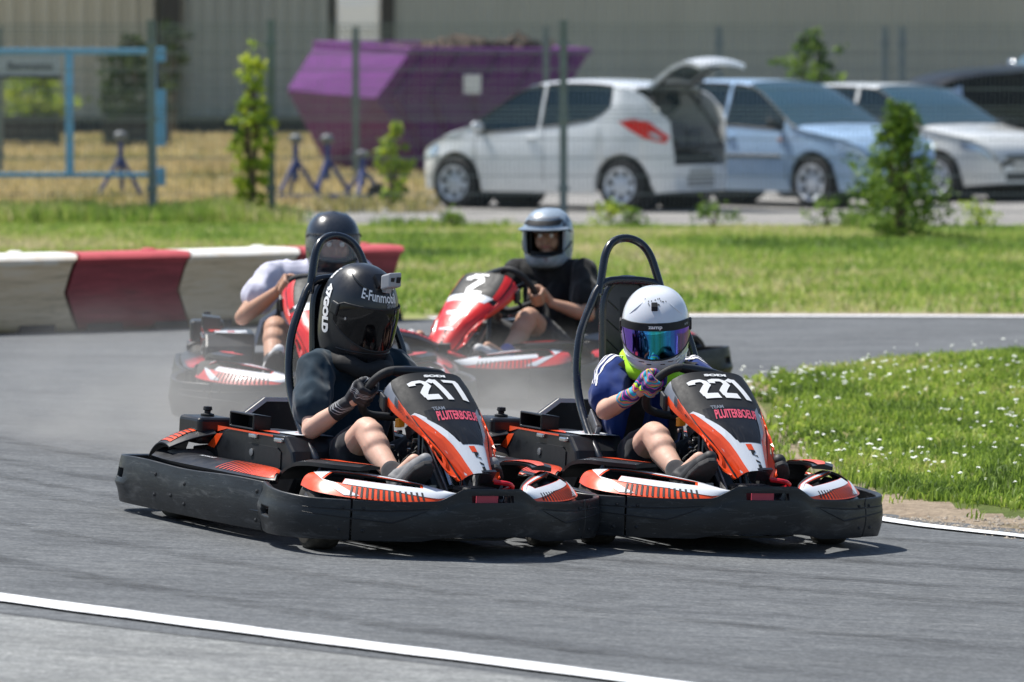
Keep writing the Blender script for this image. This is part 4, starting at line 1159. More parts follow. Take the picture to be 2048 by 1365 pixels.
    # ---- side decks between wheels with hatching, rear mudguards
    for s in (-1, 1):
        di = cr([(-.64, .47, .250), (-.45, .44, .240), (-.27, .43, .238), (.06, .44, .240), (.20, .47, .238), (.27, .52, .225)], 5)
        do = cr([(-.60, .575, .222), (-.45, .590, .218), (-.20, .592, .216), (.10, .588, .214), (.24, .575, .212), (.30, .55, .212)], 5)
        def dk(u, v, off=0, s=s):
            x = u * (len(di) - 1); i = min(len(di) - 2, int(x)); t = x - i; a = V(do[i]).lerp(V(do[i + 1]), t); b = V(di[i]).lerp(V(di[i + 1]), t); p = a.lerp(b, v)
            return V((p.x, p.y * s, p.z + .012 * math.sin(PI * v) + off))
        thicken(grid(lambda u, v: dk(u, v), 24, 6), .02, out=(0, 0, 1)).build('side_deck', M['plastic2'], K, smooth=45, bevel=.003)
        mb = MB()
        for k in range(26):
            u = .47 + k * .0165; wd = .0035 + .009 * min(1, k / 14); decal([[(u, .08), (u + wd, .08), (u + wd + .012, .5), (u + wd, .90), (u, .90), (u + .012, .5)]], lambda a, b: dk(a, b, .0025), .2, 1, mb)
        decal([[(.89, .1), (.955, .12), (.93, .5), (.955, .88), (.89, .9)]], lambda a, b: dk(a, b, .0028), .2, 1, mb)
        text_on('TECNITION', lambda x, y: dk(.34 + x * s * -1 * -1, .62 + y * 9, .0025), .012, 2, mb, width=.10, bold=.03)
        mb.build('deck_hatching', MI, K, smooth=0, fix=False)
        # mudguard over rear wheel
        def mg(u, v, off=0, s=s):
            a = R(lerp(152, 62, u)); rr_ = .182 + off - .062 * v; hw = lerp(.0, 1, v)
            return V((-.55 + math.cos(a) * rr_, s * (.375 + hw * .185), .155 + math.sin(a) * rr_ * 1.0 + .008 * math.sin(PI * v)))
        thicken(grid(lambda u, v: mg(u, v), 16, 6), .008, out=(-.3, 0, 1)).build('mudguard', M['plastic2'], K, smooth=45, bevel=.002)
        mb = MB(); decal([[(.18, .08), (.86, .08), (.80, .5), (.86, .92), (.18, .92)]], lambda a, b: mg(a, b, .0025), .1, 1, mb)
        for k in range(8): decal([[(.22, .12 + k * .1), (.82, .12 + k * .1), (.82, .145 + k * .1), (.22, .145 + k * .1)]], lambda a, b: mg(a, b, .005), .1, 0, mb)
        mb.build('mudguard_hatching', MI, K, smooth=0, fix=False)
    # ---- engine side (driver's right): cover, tank, scoop
    q = box_l + .36
    cov = [(-.64, .20), (-.64, .255), (-.52, .272), (-.44, .325), (-.36, .345), (.06, .352), (.12, .30), (.16, .20), (.10, .12), (-.22, .12), (-.27, .185), (-.55, .19)]
    o = prism(cov, lambda u, v, h: (u, h + q, v), -.385, -.17).build('engine_cover', M['plastic2'], K, smooth=0, bevel=.012)
    mb = MB()
    decal([[(-.44, .335), (-.37, .350), (-.33, .350), (-.05, .350), (-.02, .350), (-.02, .3565), (-.44, .3565)]], lambda u, v: V((u, -.3875 + q, v - .008)), .1, 1, mb)
    decal([[(-.515, .268), (-.445, .318), (-.40, .322), (-.46, .262)]], lambda u, v: V((u, -.3875 + q, v)), .1, 1, mb)
    TPc = lambda u, v: V((u, v + q, .3545 + (.0 if u > -.36 else (u + .36) * .25)))
    decal([[(-.50, -.375), (-.36, -.375), (-.02, -.36), (-.10, -.315), (-.40, -.30), (-.50, -.30)]], TPc, .05, 1, mb)
    decal([[(-.08, -.34), (.06, -.34), (.10, -.20), (-.12, -.20)]], lambda u, v: V((u, v + q, .3555)), .06, 2, mb)
    text_on('SODI', lambda x, y: V((-.0 + x, -.27 + y + q, .3575)), .03, 1, mb, width=.09, bold=.05)
    mb.build('cover_graphics', MI, K, smooth=0, fix=False)
    rb = [(-.20, .215), (.02, .215), (.045, .235), (.045, .29), (.02, .305), (-.20, .305), (-.22, .29), (-.22, .235)]
    prism(rb, lambda u, v, h: (u, h + q, v), -.389, -.383).build('cover_recess', M['matte'], K, smooth=0)
    mb = MB()
    for x in (-.16, .03): obox((x, -.390 + q, .333), (.028, 0, 0), (0, .008, 0), (0, 0, .008)).build('cover_latch', M['chrome'], K, smooth=0, bevel=.004)
    lathe([(0, -.395), (.014, -.393), (.014, -.38)], (-.17, q, .272), 'y', 12).build('cover_bolt', M['steel'], K)
    mb = MB(); rr = random.Random(5)
    for k in range(10): tube(cr([(-.48 + rr.uniform(0, .2), -.375 + q + rr.uniform(0, .05), .155 + rr.uniform(-.02, .03)) for _ in range(5)], 4), .004, 5, mb=mb)
    mb.build('wiring', M['hose_red'], K)
    box(-.60, -.30, -.37 + q, -.20 + q, .08, .185).build('engine_block', M['steel'], K, smooth=0, bevel=.02)
    # scoop
    mb = thicken(loft([[(-.345, -.39 + q, .36), (-.175, -.39 + q, .36), (-.175, -.39 + q, .404), (-.345, -.39 + q, .404)], [(-.335, -.31 + q, .355), (-.185, -.31 + q, .355), (-.185, -.31 + q, .395), (-.335, -.31 + q, .395)]], True, False), .012)
    mb.build('air_scoop', M['plastic2'], K, smooth=0, bevel=.004)
    box(-.33, -.19, -.32 + q, -.31 + q, .35, .395).build('scoop_back', M['matte'], K, smooth=0)
    mb = MB(); decal([[(-.34, -.385), (-.18, -.385), (-.19, -.315), (-.33, -.315)]], lambda u, v: V((u, v + q, .4065 - (v + .385) * .11)), .1, 0, mb); mb.build('scoop_stripe', mc, K, smooth=0)
    # tank box with cap
    box(-.665, -.50, -.435 + q, -.285 + q, .272, .372).build('tank', M['plastic2'], K, smooth=0, bevel=.016, segs=3)
    mb = lathe([(0, .372), (.026, .372), (.026, .380), (.012, .384), (.012, .392), (.018, .396), (.016, .408), (0, .410)], (-.575, -.36 + q, 0), 'z', 14); mb.build('tank_cap', M['matte'], K)
    # far side fuel pod
    o = prism([(-.55, .16), (-.5, .27), (-.2, .30), (.02, .28), (.1, .16)], lambda u, v, h: (u, h, v), .22, .40).build('left_pod', M['plastic2'], K, smooth=0, bevel=.015)
    decal([[(-.44, .25), (-.2, .25), (-.16, .38), (-.40, .38)]], lambda u, v: V((u, v, .276 + .102 * (u + .5) * 1.0 + .004)), .1).build('left_pod_stripe', mc, K, smooth=0)
    # ---- rear panel behind seat
    rp = [(-.27, .26), (-.235, .375), (-.13, .446), (.13, .446), (.235, .375), (.27, .26)]
    mb = prism(rp, lambda u, v, h: (h - (v - .26) * .1, u, v), -.56, -.535); mb.build('rear_panel', M['plastic2'], K, smooth=0, bevel=.006)
    e = [V((-.534 - (v - .26) * .1, u, v)) for u, v in rp]
    mb = MB()
    for a, b in ((e[0], e[1]), (e[1], e[2]), (e[2], e[2].lerp(e[3], .4)), (e[3], e[4])):
        c = V((0, 0, .26)); ia, ib = a.lerp(V((a.x, 0, .2)), .06), b.lerp(V((b.x, 0, .2)), .06); mb.add([a + V((.002, 0, 0)), b + V((.002, 0, 0)), ib + V((.002, 0, 0)), ia + V((.002, 0, 0))], [(0, 1, 2, 3)])
    mb.build('rear_panel_edge', M['white_gfx'], K, smooth=0)
    # ---- seat shell + tall head pad
    def seat(u, v):   # u lateral -1..1, v along: 0 front edge -> 1 top of back
        prof = [(0, .16, .13), (.25, .06, .075), (.45, -.10, .065), (.58, -.20, .10), (.8, -.26, .30), (1.0, -.29, .50)]
        f, z = curve_at(cr(prof, 4), v); wid = curve_at([(0, .15), (.4, .17), (.7, .19), (1, .165)], v)[0]; rise = .14 * abs(u) ** 3 * (1 if v > .1 else v / .1)
        if v > .55: return V((f + rise * 1.1, u * wid, z))
        return V((f, u * wid, z + rise))
    thicken(grid(seat, 0, 0, us=[-1 + i / 8 for i in range(17)], vs=[i / 20 for i in range(21)]), .010).build('seat', M['seatm'], K, smooth=60)
    hp = cr([(-.10, .46), (-.105, .70), (-.10, .84), (-.06, .905), (0, .92), (.06, .905), (.10, .84), (.105, .70), (.10, .46)], 5)
    hf = lambda u, v, h: (h - .255 - (v - .5) * .08, u, v)
    if not back:
        # rim of pad + inner plate with openings
        tube([V(hf(u, v, .012)) for u, v in hp], .014, 8).build('headrest_rim', M['tube'], K)
    if back: hp = [(u, .44 + (v - .44) * .22) for u, v in hp]
    prism(hp, hf, -.008, .008).build('headrest', M['seatm'], K, smooth=0, bevel=.004)
    mb = MB()
    for z0_ in (() if back else (.48, .60, .76)): decal([[(-.028, z0_), (.028, z0_), (.028, z0_ + .09), (-.028, z0_ + .09)]], lambda u, v: V(hf(u, v, .0095)), .1, mb=mb)
    for k in range(0 if back else 5):
        for s in (-1, 1): tube([V(hf(s * .035, .50 + k * .075, .009)), V(hf(s * .085, .54 + k * .075, .009))], .0025, 5, mb=mb)
    if mb.f: mb.build('headrest_cutout', M['matte'], K, smooth=0)
    # ---- roll bar
    if not back:
        mb = MB()
        for s in (-1, 1):
            leg = cr([(.18, .30 * s, .10), (.16, .295 * s, .25), (.02, .285 * s, .36), (-.10, .268 * s, .47), (-.16, .256 * s, .58), (-.20, .228 * s, .71), (-.235, .168 * s, .83), (-.25, .140 * s, .875), (-.255, .105 * s, .905), (-.258, .05 * s, .915), (-.258, 0, .916)], 5)
            tube(leg, .0155, 12, mb=mb)
        hoop = [(-.245, -.135, .86), (-.262, -.118, .93), (-.285, -.094, 1.01), (-.302, -.058, 1.055), (-.308, 0, 1.072)]
        hoop = cr(hoop + [(f, -l, z) for f, l, z in hoop[::-1][1:]], 5); tube(hoop, .0155, 12, mb=mb)
        mb.build('roll_bar', M['tube'], K, smooth=60)
        mb = MB()
        for s in (-1, 1):
            mb = obox((.020, .262 * s, .395), (.03, 0, -.03), (0, .012, 0), (.012, 0, .022)); mb.build('seat_bracket', M['steel'], K, smooth=0, bevel=.004)
        mb = MB()
        for s in (-1, 1): tube([(-.02, .26 * s, .42), (.16, .27 * s, .18)], .010, 8).build('seat_stay', M['chrome'], K)
    # ---- steering wheel (flat top and bottom), tilted, with small display
    W = empty('steering_wheel', parent=K); ax = V((-.60, 0, .80)).normalized(); cW = V((.235, 0, .520))
    ex = V((0, 1, 0)); ey = ax.cross(ex).normalized() * -1
    if ey.z < 0: ey = -ey
    ey = V((.64, 0, .768)); axn = V((-.768, 0, .64))
    cw, sw = math.cos(R(wheel_rot)), math.sin(R(wheel_rot))
    def wp(x, y, h=0): return cW + (ex * (x * cw - y * sw) + ey * (x * sw + y * cw)) + axn * h
    rim = cr([(-.105, .115), (0, .12), (.105, .115), (.150, .07), (.158, 0), (.145, -.06), (.10, -.105), (0, -.112), (-.10, -.105), (-.145, -.06), (-.158, 0), (-.150, .07)], 5, closed=True)
    tube([wp(x, y) for x, y in rim], .0155, 12, closed=True, sy=1.0).build('rim', M['grip'], W, smooth=60)
    topb = [wp(x, .117, -.002) for x in (-.10, -.05, 0, .05, .10)]
    tube(topb, [.016, .021, .022, .021, .016], 8).build('rim_pad', M['plastic2'], W, smooth=50)
    mb = MB(); LT = lambda x, y: wp(x * 1.0, .117, 0) + axn * -.0235 + ey * y
    text_on('SODI', lambda x, y: LT(x + .045, y), .016, 4, mb, width=.058, bold=.04); decal([[(-.033, -.011), (-.010, -.011), (-.010, .011), (-.033, .011)]], LT, .1, 1, mb)
    decal([[(-.026, -.003), (-.017, -.003), (-.017, .003), (-.026, .003)]], lambda u, v: LT(u, v) - axn * .001, .1, 0, mb)
    mb.build('rim_lettering', MI, W, smooth=0, fix=False)
    mb = MB()
    for x, y in ((-.145, .01), (.145, .01), (0, -.105)): tube([wp(0, 0, -.01), wp(x * .5, y * .5, -.008), wp(x, y)], [.012, .010, .009], 8, mb=mb)
    sc_ = wp(-.055, .005, .0); obox(sc_ - axn * .012, ex * .040, ey * .036, axn * .008).build('display', M['plastic2'], W, smooth=0, bevel=.004); obox(sc_ - axn * .021, ex * .034, ey * .029, axn * .001).build('display_screen', M['screen'], W, smooth=0)
    lathe([(0, 0), (.035, 0), (.035, .02), (0, .02)], (0, 0, 0), 'z', 16).xf(Matrix.Translation(cW + axn * -.015) @ axn.to_track_quat('Z', 'Y').to_matrix().to_4x4()).build('hub', M['plastic2'], W)
    mb.build('spoke', M['tube'], W)
    RIM[K.name] = wp
    return K
# ------------------------------------------------------------------ cars
def mat_carpaint(name, c, rough=.28, metal=0): return pmat(name, c, rough, metal, var=.03, vscale=2, coat=.9, dirt=(tuple(x * .8 for x in c), .6, .3), dscale=3)
M['car_white'] = mat_carpaint('white_car_paint', (.84, .86, .87)); M['car_blue'] = mat_carpaint('light_blue_car_paint', (.36, .52, .72), .3, 0); M['car_silver'] = mat_carpaint('silver_car_paint', (.78, .79, .76), .3, 0); M['car_black'] = pmat('dark_blue_car_paint', (.003, .004, .008), .4, var=.05, spec=.2)
def mat_glass():
    m, nt, b = nodes('car_glass'); b.inputs['Base Color'].default_value = (.012, .03, .045, 1); b.inputs['Roughness'].default_value = .03; b.inputs['Alpha'].default_value = .66; b.inputs['Specular IOR Level'].default_value = .5; return m
M['car_glass'] = mat_glass(); M['screen_glass'] = mat_glass(); M['screen_glass'].node_tree.nodes['Principled BSDF'].inputs['Base Color'].default_value = (.05, .12, .17, 1); M['screen_glass'].node_tree.nodes['Principled BSDF'].inputs['Specular IOR Level'].default_value = .9
M['interior'] = pmat('car_interior', (.035, .037, .042), .8, var=.3); M['trim'] = pmat('black_car_trim', (.02, .021, .023), .5)
M['tail_red'] = pmat('red_tail_lamp', (.80, .004, .008), .3, coat=.3); M['tail_clear'] = pmat('clear_lamp', (.55, .55, .60), .15, coat=1); M['head_lamp'] = pmat('headlamp_lens', (.55, .62, .72), .08, metal=.6, coat=1); M['orange_lamp'] = pmat('orange_marker', (.8, .25, .03), .3)
M['car_tyre'] = pmat('car_tyre', (.025, .025, .026), .8); M['alloy'] = pmat('silver_wheel', (.62, .66, .72), .35, metal=0); M['plate'] = pmat('number_plate', (.55, .55, .52), .5)
M['seat_grey'] = pmat('grey_car_seat', (.10, .11, .12), .9)

CARS = {
 # x (rear -> front, 0 = between axles), top height, belt height, half width
 'city': dict(top=[(-1.74, .62), (-1.73, .97), (-1.66, 1.12), (-1.52, 1.29), (-1.36, 1.41), (-1.05, 1.48), (-.6, 1.515), (-.1, 1.505), (.25, 1.44), (.55, 1.27), (.85, 1.08), (1.08, .96), (1.35, .88), (1.60, .76), (1.76, .60), (1.82, .44)],
   belt=[(-1.8, 1.06), (-1.15, 1.30), (-1.02, 1.22), (-.90, 1.12), (-.72, 1.03), (-.4, .98), (.0, .945), (.4, .90), (1.0, .86), (1.9, .6)], w=[(-1.74, .60), (-1.55, .76), (-1.0, .82), (0, .825), (1.1, .80), (1.5, .72), (1.72, .58), (1.82, .40)],
   wb=1.15, R=.295, ra=.36, zb=.20, glass=[(-1.0, -.06, -1), (.0, .86, 1)], wind=(.10, 1.0), rear=(-1.66, -1.34), doors=[(-.10, .86)]),
 'hatch': dict(top=[(-1.90, .55), (-1.88, .85), (-1.78, 1.05), (-1.60, 1.28), (-1.40, 1.43), (-1.0, 1.50), (-.4, 1.51), (.12, 1.47), (.45, 1.32), (.80, 1.10), (1.05, .97), (1.35, .92), (1.65, .86), (1.85, .74), (1.96, .56), (1.99, .40)],
   belt=[(-2, 1.0), (-1.2, .99), (0, .95), (1.0, .90), (2, .7)], w=[(-1.92, .64), (-1.75, .78), (-1.1, .835), (0, .845), (1.2, .83), (1.6, .78), (1.85, .66), (1.99, .48)],
   wb=1.24, R=.305, ra=.365, zb=.19, glass=[(-1.30, -.22, -1), (-.14, .78, 1)], wind=(.10, 1.0), rear=(-1.80, -1.45), doors=[(-.20, .85)]),
 'suv': dict(top=[(-2.4, .60), (-2.38, 1.2), (-2.25, 1.6), (-2.0, 1.80), (-.8, 1.86), (.1, 1.82), (.45, 1.66), (.95, 1.24), (1.2, 1.18), (1.7, 1.15), (2.1, 1.06), (2.25, .85), (2.30, .50)],
   belt=[(-2.4, 1.15), (0, 1.15), (1.2, 1.1), (2.3, .9)], w=[(-2.4, .80), (-2.2, .90), (0, .94), (1.6, .92), (2.1, .82), (2.3, .62)],
   wb=1.42, R=.37, ra=.44, zb=.28, glass=[(-1.2, -.2, -1), (-.1, .85, 1)], wind=(.10, 1.15), rear=(-2.3, -2.05), doors=[(-.15, .95)]),
}
def make_car(name, style, label, loc, heading, paint, group='cars parked behind the fence', open_boot=False, plate_rear=True):
    """heading: angle of the car's nose in the ground plane (radians, from +x)"""
    c = CARS[style]; K = empty(name, loc, heading); tag(K, label, 'car', group)
    top = smooth_tab(c['top'], 6); W_ = smooth_tab(c['w'], 6); x0, x1 = c['top'][0][0], c['top'][-1][0]; wb, Rw, ra = c['wb'], c['R'], c['ra']
    xs = uniq([g for w in c['glass'] for g in w[:2]] + list(c['wind']) + list(c['rear']) + [wb - ra, wb + ra, -wb - ra, -wb + ra] + [x for d in c['doors'] for x in d], x0, x1, .055)
    def zbot(x):
        z = c['zb'] + .10 * max(0, (abs(x) - 1.5)) 
        for s in (1, -1):
            d = abs(x - s * wb)
            if d < ra: z = max(z, Rw + math.sqrt(ra * ra - d * d) - .01)
        return z
    def sec(x):
        t = curve_at(top, x)[0]; b = curve_at(c['belt'], x)[0]; w_ = curve_at(W_, x)[0]; b = min(b, t - .03); zb = zbot(x); gh = max(0, t - b - .06)
        wr = w_ * (1 - .24 * min(1, gh / .5)); e = min(.055, (t - b) * .5)
        zm = max(zb + .02, .52); zl = max(zb + .01, zb + (.13 if zb < .3 else .01))
        return [(w_ * .93, zb), (w_ * .985, zl), (w_ * 1.0, max(zm, zl + .005)), (w_ * .995, max(b - .10, zm + .01)), (w_ * .965, b), (lerp(w_ * .965, wr, .5) , lerp(b, t - e, .5)), (wr, t - e), (wr * .86, t - e * .35), (wr * .5, t - .006), (0, t)]
    secs = {x: sec(x) for x in xs}
    def win(x, j):
        if j in (4, 5):
            for i, g in enumerate(c['glass']):
                if g[0] < x < g[1]:
                    t = curve_at(top, x)[0]; b = curve_at(c['belt'], x)[0]
                    if t - b > .12: return 'side_window_%d' % i
        if j in (6, 7, 8):
            if c['wind'][0] < x < c['wind'][1] and curve_at(top, x)[0] - .02 > curve_at(c['belt'], x)[0]: return 'windscreen'
            if c['rear'][0] < x < c['rear'][1]: return 'rear_window'
        return None
    parts = {}
    for side in (1, -1):
        for i in range(len(xs) - 1):
            xm = (xs[i] + xs[i + 1]) / 2; A, B = secs[xs[i]], secs[xs[i + 1]]
            for j in range(9):
                k = win(xm, j)
                if open_boot and xm < -1.30 and j in (6, 7, 8): continue
                if open_boot and xm < -1.62 and j in (4, 5): continue
                key = 'body' if not k else (k if 'side' not in k else k + ('L' if side > 0 else 'R'))
                mb = parts.setdefault(key, MB()); q = [(xs[i], A[j][0] * side, A[j][1]), (xs[i + 1], B[j][0] * side, B[j][1]), (xs[i + 1], B[j + 1][0] * side, B[j + 1][1]), (xs[i], A[j + 1][0] * side, A[j + 1][1])]
                if side < 0: q = q[::-1]
                mb.add(q, [(0, 1, 2, 3)])
    # close the ends
    for x in (xs[0], xs[-1]):
        s = secs[x]; 
        if open_boot and x == xs[0]: s = s[:4]; s = s + [(0, s[-1][1])]
        parts['body'].add([(x, a, z) for a, z in s] + [(x, -a, z) for a, z in s[::-1]], [tuple(range(2 * len(s)))])
    thicken(parts.pop('body'), .02, out='rh').build('body', paint, K, smooth=38)
    for k, mb in parts.items():
        nm = 'side_window' if 'side' in k else k
        o = thicken(mb, .006, out='rh').build(nm, M['screen_glass'] if k == 'windscreen' else M['car_glass'], K, smooth=60)
        # black rubber surround
        bm = bmesh.new(); bm.from_mesh(mb.build('tmp', M['trim'], None, smooth=0).data); tmp = bpy.data.objects['tmp']; tb = MB()
        for e in bm.edges:
            if len(e.link_faces) == 1:
                a, b = e.verts[0].co, e.verts[1].co; 
                if (a - b).length > 1e-4 and abs(a.y) + abs(b.y) > .002: tube([a, b], .011, 5, mb=tb)
        bm.free(); bpy.data.objects.remove(tmp); tb.build('window_seal', M['trim'], K, smooth=40)
    # inner floor, wheel wells, cabin
    mb = MB(); box(x0 + .12, x1 - .15, -.56, .56, c['zb'] + .02, .62, mb=mb); mb.build('underbody', M['interior'], K, smooth=0)
    for s in (1, -1):
        for q in (1, -1): lathe([(0, -.14), (ra + .0, -.14), (ra, .10), (0, .10)], (wb * q, s * .56, Rw + .0), 'y', 28).build('wheel_well', M['trim'], K)
    mb = MB()
    for sx in (.10, -.62):
        for sy in (.36, -.36):
            obox((sx, sy, .72), (.26, 0, 0), (0, .24, 0), (0, 0, .10), mb=mb); obox((sx - .27, sy, 1.0), (.06, 0, .0), (0, .23, 0), (-.06, 0, .26), mb=mb); obox((sx - .34, sy, 1.32), (.04, 0, 0), (0, .12, 0), (-.01, 0, .07), mb=mb)
    mb.build('seats', M['seat_grey'], K, smooth=0, bevel=.03)
    box(.62, 1.0, -.68, .68, .62, .93).build('dashboard', M['interior'], K, smooth=0, bevel=.04)
    mb = MB(); tube([(.50 + .05 * math.cos(a), .36 + .18 * math.sin(a), .95 + .17 * math.cos(a)) for a in np.linspace(0, 2 * PI, 20)[:-1]], .015, 6, closed=True, mb=mb); mb.build('steering_wheel', M['trim'], K)
    # wheels
    for q in (1, -1):
        for s in (1, -1):
            w = empty('wheel', (wb * q, s * .73, Rw), 0, parent=K)
            lathe([(Rw * .68, -.09), (Rw * .75, -.10), (Rw * .93, -.098), (Rw, -.07), (Rw, .07), (Rw * .93, .098), (Rw * .75, .10), (Rw * .68, .09)], axis='y', n=36, closed=True).build('tyre', M['car_tyre'], w, smooth=50)
            mb = lathe([(0, s * .085), (.05, s * .083), (.07, s * .07), (Rw * .5, s * .062), (Rw * .62, s * .085), (Rw * .70, s * .104), (Rw * .72, s * .09), (Rw * .70, -s * .06), (0, -s * .05)], axis='y', n=36)
            mb.build('rim', M['alloy'], w, smooth=30)
            mb = MB()
            for k in range(7):
                a = 2 * PI * k / 7 + .2; pl = [(.40, -.16), (.58, -.22), (.60, .0), (.58, .22), (.40, .16), (.30, 0)]
                decal([[(p * Rw * math.cos(a + q_), p * Rw * math.sin(a + q_)) for p, q_ in pl]], lambda u, v: V((u, s * (.064 + .022 * max(0, (math.hypot(u, v) / Rw - .5) / .12) + .003), v)), .05, 0, mb)
            mb.build('rim_openings', M['trim'], w, smooth=0)
    # mirrors, handles, seams, side mouldings
    for s in (1, -1):
        xm_ = c['wind'][1] - .25; wm = curve_at(W_, xm_)[0]; bz = curve_at(c['belt'], xm_)[0]
        mb = MB(); capsule(mb, (xm_, s * (wm + .05), bz + .07), (xm_, s * (wm + .15), bz + .08), .062, .058, 14, sq=((1, 0, 0), .7)); mb.build('door_mirror', paint if style != 'hatch' else M['trim'], K, smooth=180)
        obox((xm_, s * (wm + .0), bz + .02), (.03, 0, 0), (0, .05, 0), (0, 0, .025)).build('mirror_arm', M['trim'], K, smooth=0, bevel=.01)
        for d in c['doors']:
            wd = curve_at(W_, d[0] + .18)[0]; obox((d[0] + .16, s * (wd + .005), curve_at(c['belt'], d[0])[0] - .13), (.075, 0, 0), (0, .012, 0), (0, 0, .016)).build('door_handle', paint, K, smooth=0, bevel=.008)
            mb = MB()
            for xd in d:
                sc_ = sec(xd); tube([(xd, s * (a + .0005), z) for a, z in sc_[1:5]], .004, 4, mb=mb)
            tube([(x, s * (sec(x)[0][0] + .004), sec(x)[1][1] - .05) for x in np.linspace(d[0], d[1], 10) if zbot(x) < .3], .004, 4, mb=mb)
            mb.build('door_gap', M['trim'], K)
        if style == 'hatch':
            mb = MB(); tube([(x, s * (curve_at(W_, x)[0] + .004), .60) for x in np.linspace(-.75, .78, 12)], .022, 6, mb=mb); mb.build('side_moulding', M['trim'], K)
            obox((wb + .02 - .50, s * (curve_at(W_, wb - .5)[0] + .002), .80), (.03, 0, 0), (0, .006, 0), (0, 0, .014)).build('side_marker', M['orange_lamp'], K, smooth=0)
        # lamps
        hx = x1 - .16
        def front_pt(u, v): # u lateral, v up on the front corner
            x = lerp(x1 - .40, x1 - .04, u); sc_ = sec(x); i = 3; a = V((x, sc_[i][0], sc_[i][1])); b = V((x, sc_[i + 2][0], sc_[i + 2][1])); p = a.lerp(b, v); return V((p.x + .010 * u, (p.y + .008) * s, p.z))
        grid(lambda u, v: front_pt(u * .9, .0 + v * (.9 - .25 * u)), 8, 4).build('headlight', M['head_lamp'], K, smooth=180)
        def side_pt(x, z, off=.008):
            sc_ = sec(x); w_ = sc_[0][0]
            for a, b in zip(sc_, sc_[1:]):
                if a[1] <= z <= b[1] and b[1] > a[1]: w_ = lerp(a[0], b[0], (z - a[1]) / (b[1] - a[1])); break
            return V((x, s * (w_ + off), z))
        o_ = x0 + 1.72
        decal([[(-1.10 + o_, 1.03), (-1.30 + o_, 1.06), (-1.50 + o_, 1.02), (-1.69 + o_, .86), (-1.66 + o_, .78), (-1.45 + o_, .83), (-1.27 + o_, .92)]], lambda a, b: side_pt(a, b), .06).build('tail_light', M['tail_red'], K, smooth=60)
        decal([[(-1.47 + o_, .90), (-1.55 + o_, .91), (-1.64 + o_, .84), (-1.58 + o_, .82)]], lambda a, b: side_pt(a, b, .012), .06).build('reversing_light', M['tail_clear'], K, smooth=60)
    # front: grille, lower intake, plate ; rear: bumper recess, plate
    fx = x1 + .004
    box(fx - .02, fx + .006, -.36, .36, .54, .60).build('upper_grille', M['trim'], K, smooth=0, bevel=.01)
    mb = box(fx - .03, fx + .008, -.40, .40, .27, .38); mb.build('lower_grille', M['trim'], K, smooth=0, bevel=.01)
    box(fx + .004, fx + .018, -.25, .25, .42, .52).build('number_plate', M['plate'], K, smooth=0)
    box(x0 - .014, x0 - .002, -.25, .25, .38, .49).build('number_plate', M['plate'], K, smooth=0)
    mb = MB()
    for z in (.30, .345, .39): box(x0 - .008, x0 + .02, -.30, .30, z - .16 + .16 - .02, z - .0, mb=mb)
    mb.build('rear_grille', M['trim'], K, smooth=0)
    if open_boot:
        # cargo opening: frame, inside, raised tailgate on struts
        xo = -1.62; fp = [(-.50, .74), (-.56, 1.0), (-.50, 1.22), (-.44, 1.36), (.44, 1.36), (.50, 1.22), (.56, 1.0), (.50, .74)]
        fr_ = [V((lerp(-1.74, -1.32, max(0, (z - .74) / .62)), y, z)) for y, z in fp]; tube([tuple(p) for p in fr_] + [tuple(fr_[0])], .022, 8).build('boot_frame', M['trim'], K)
        box(-1.55, -.95, -.54, .54, .60, .66).build('boot_floor', M['interior'], K, smooth=0)
        mb = MB()
        obox((-1.35, .18, .86), (.18, 0, 0), (0, .22, 0), (0, 0, .18), mb=mb); obox((-1.38, -.26, .80), (.15, 0, 0), (0, .17, 0), (0, 0, .13), mb=mb); mb.build('boot_luggage', M['seat_grey'], K, smooth=0, bevel=.05)
        H = V((-1.26, 0, 1.45))
        pr = cr([(0, 0), (-.12, .09), (-.30, .22), (-.48, .30), (-.66, .315), (-.80, .26)], 5)
        def tg(u, v, off=0):
            x = v * (len(pr) - 1); i = min(len(pr) - 2, int(x)); t = x - i; a = lerp(pr[i][0], pr[i + 1][0], t); z = lerp(pr[i][1], pr[i + 1][1], t)
            dx, dz = pr[i + 1][0] - pr[i][0], pr[i + 1][1] - pr[i][1]; L = math.hypot(dx, dz); nx, nz_ = dz / L, -dx / L
            if nz_ < 0: nx, nz_ = -nx, -nz_
            wv = lerp(.47, .56, v) * (1 if v < .9 else 1 - (v - .9)); cv = -.05 * u * u
            return H + V((a + nx * (off + cv), u * wv, z + nz_ * (off + cv)))
        G = empty('tailgate', parent=K)
        thicken(grid(lambda u, v: tg(u, v), 0, 0, us=[-1 + i / 6 for i in range(13)], vs=[i / 14 for i in range(15)], skip=lambda u, v: abs(u) < .82 and .12 < v < .52), .045).build('panel', paint, G, smooth=50)
        thicken(grid(lambda u, v: tg(u * .84, lerp(.10, .54, v), .002), 0, 0, us=[-1 + i / 4 for i in range(9)], vs=[i / 8 for i in range(9)]), .008).build('rear_window', M['car_glass'], G, smooth=50)
        thicken(grid(lambda u, v: tg(u * .86, lerp(.08, .93, v), -.055), 0, 0, us=[-1 + i / 6 for i in range(13)], vs=[i / 12 for i in range(13)], skip=lambda u, v: abs(u) < .8 and .12 < v < .5), .01).build('lining', M['interior'], G, smooth=50)
        mb = MB()
        for s in (1, -1): tube([(-1.42, .47 * s, 1.14), tuple(tg(.86 * s, .30, -.05))], .012, 6, mb=mb)
        mb.build('strut', M['trim'], G)
        q = tg(0, .92, -.07); obox(q, (.05, 0, 0), (0, .10, 0), (0, 0, .01)).build('catch', M['chrome'], G, smooth=0)
    return K
hd = math.atan2(1.25, -1.92)
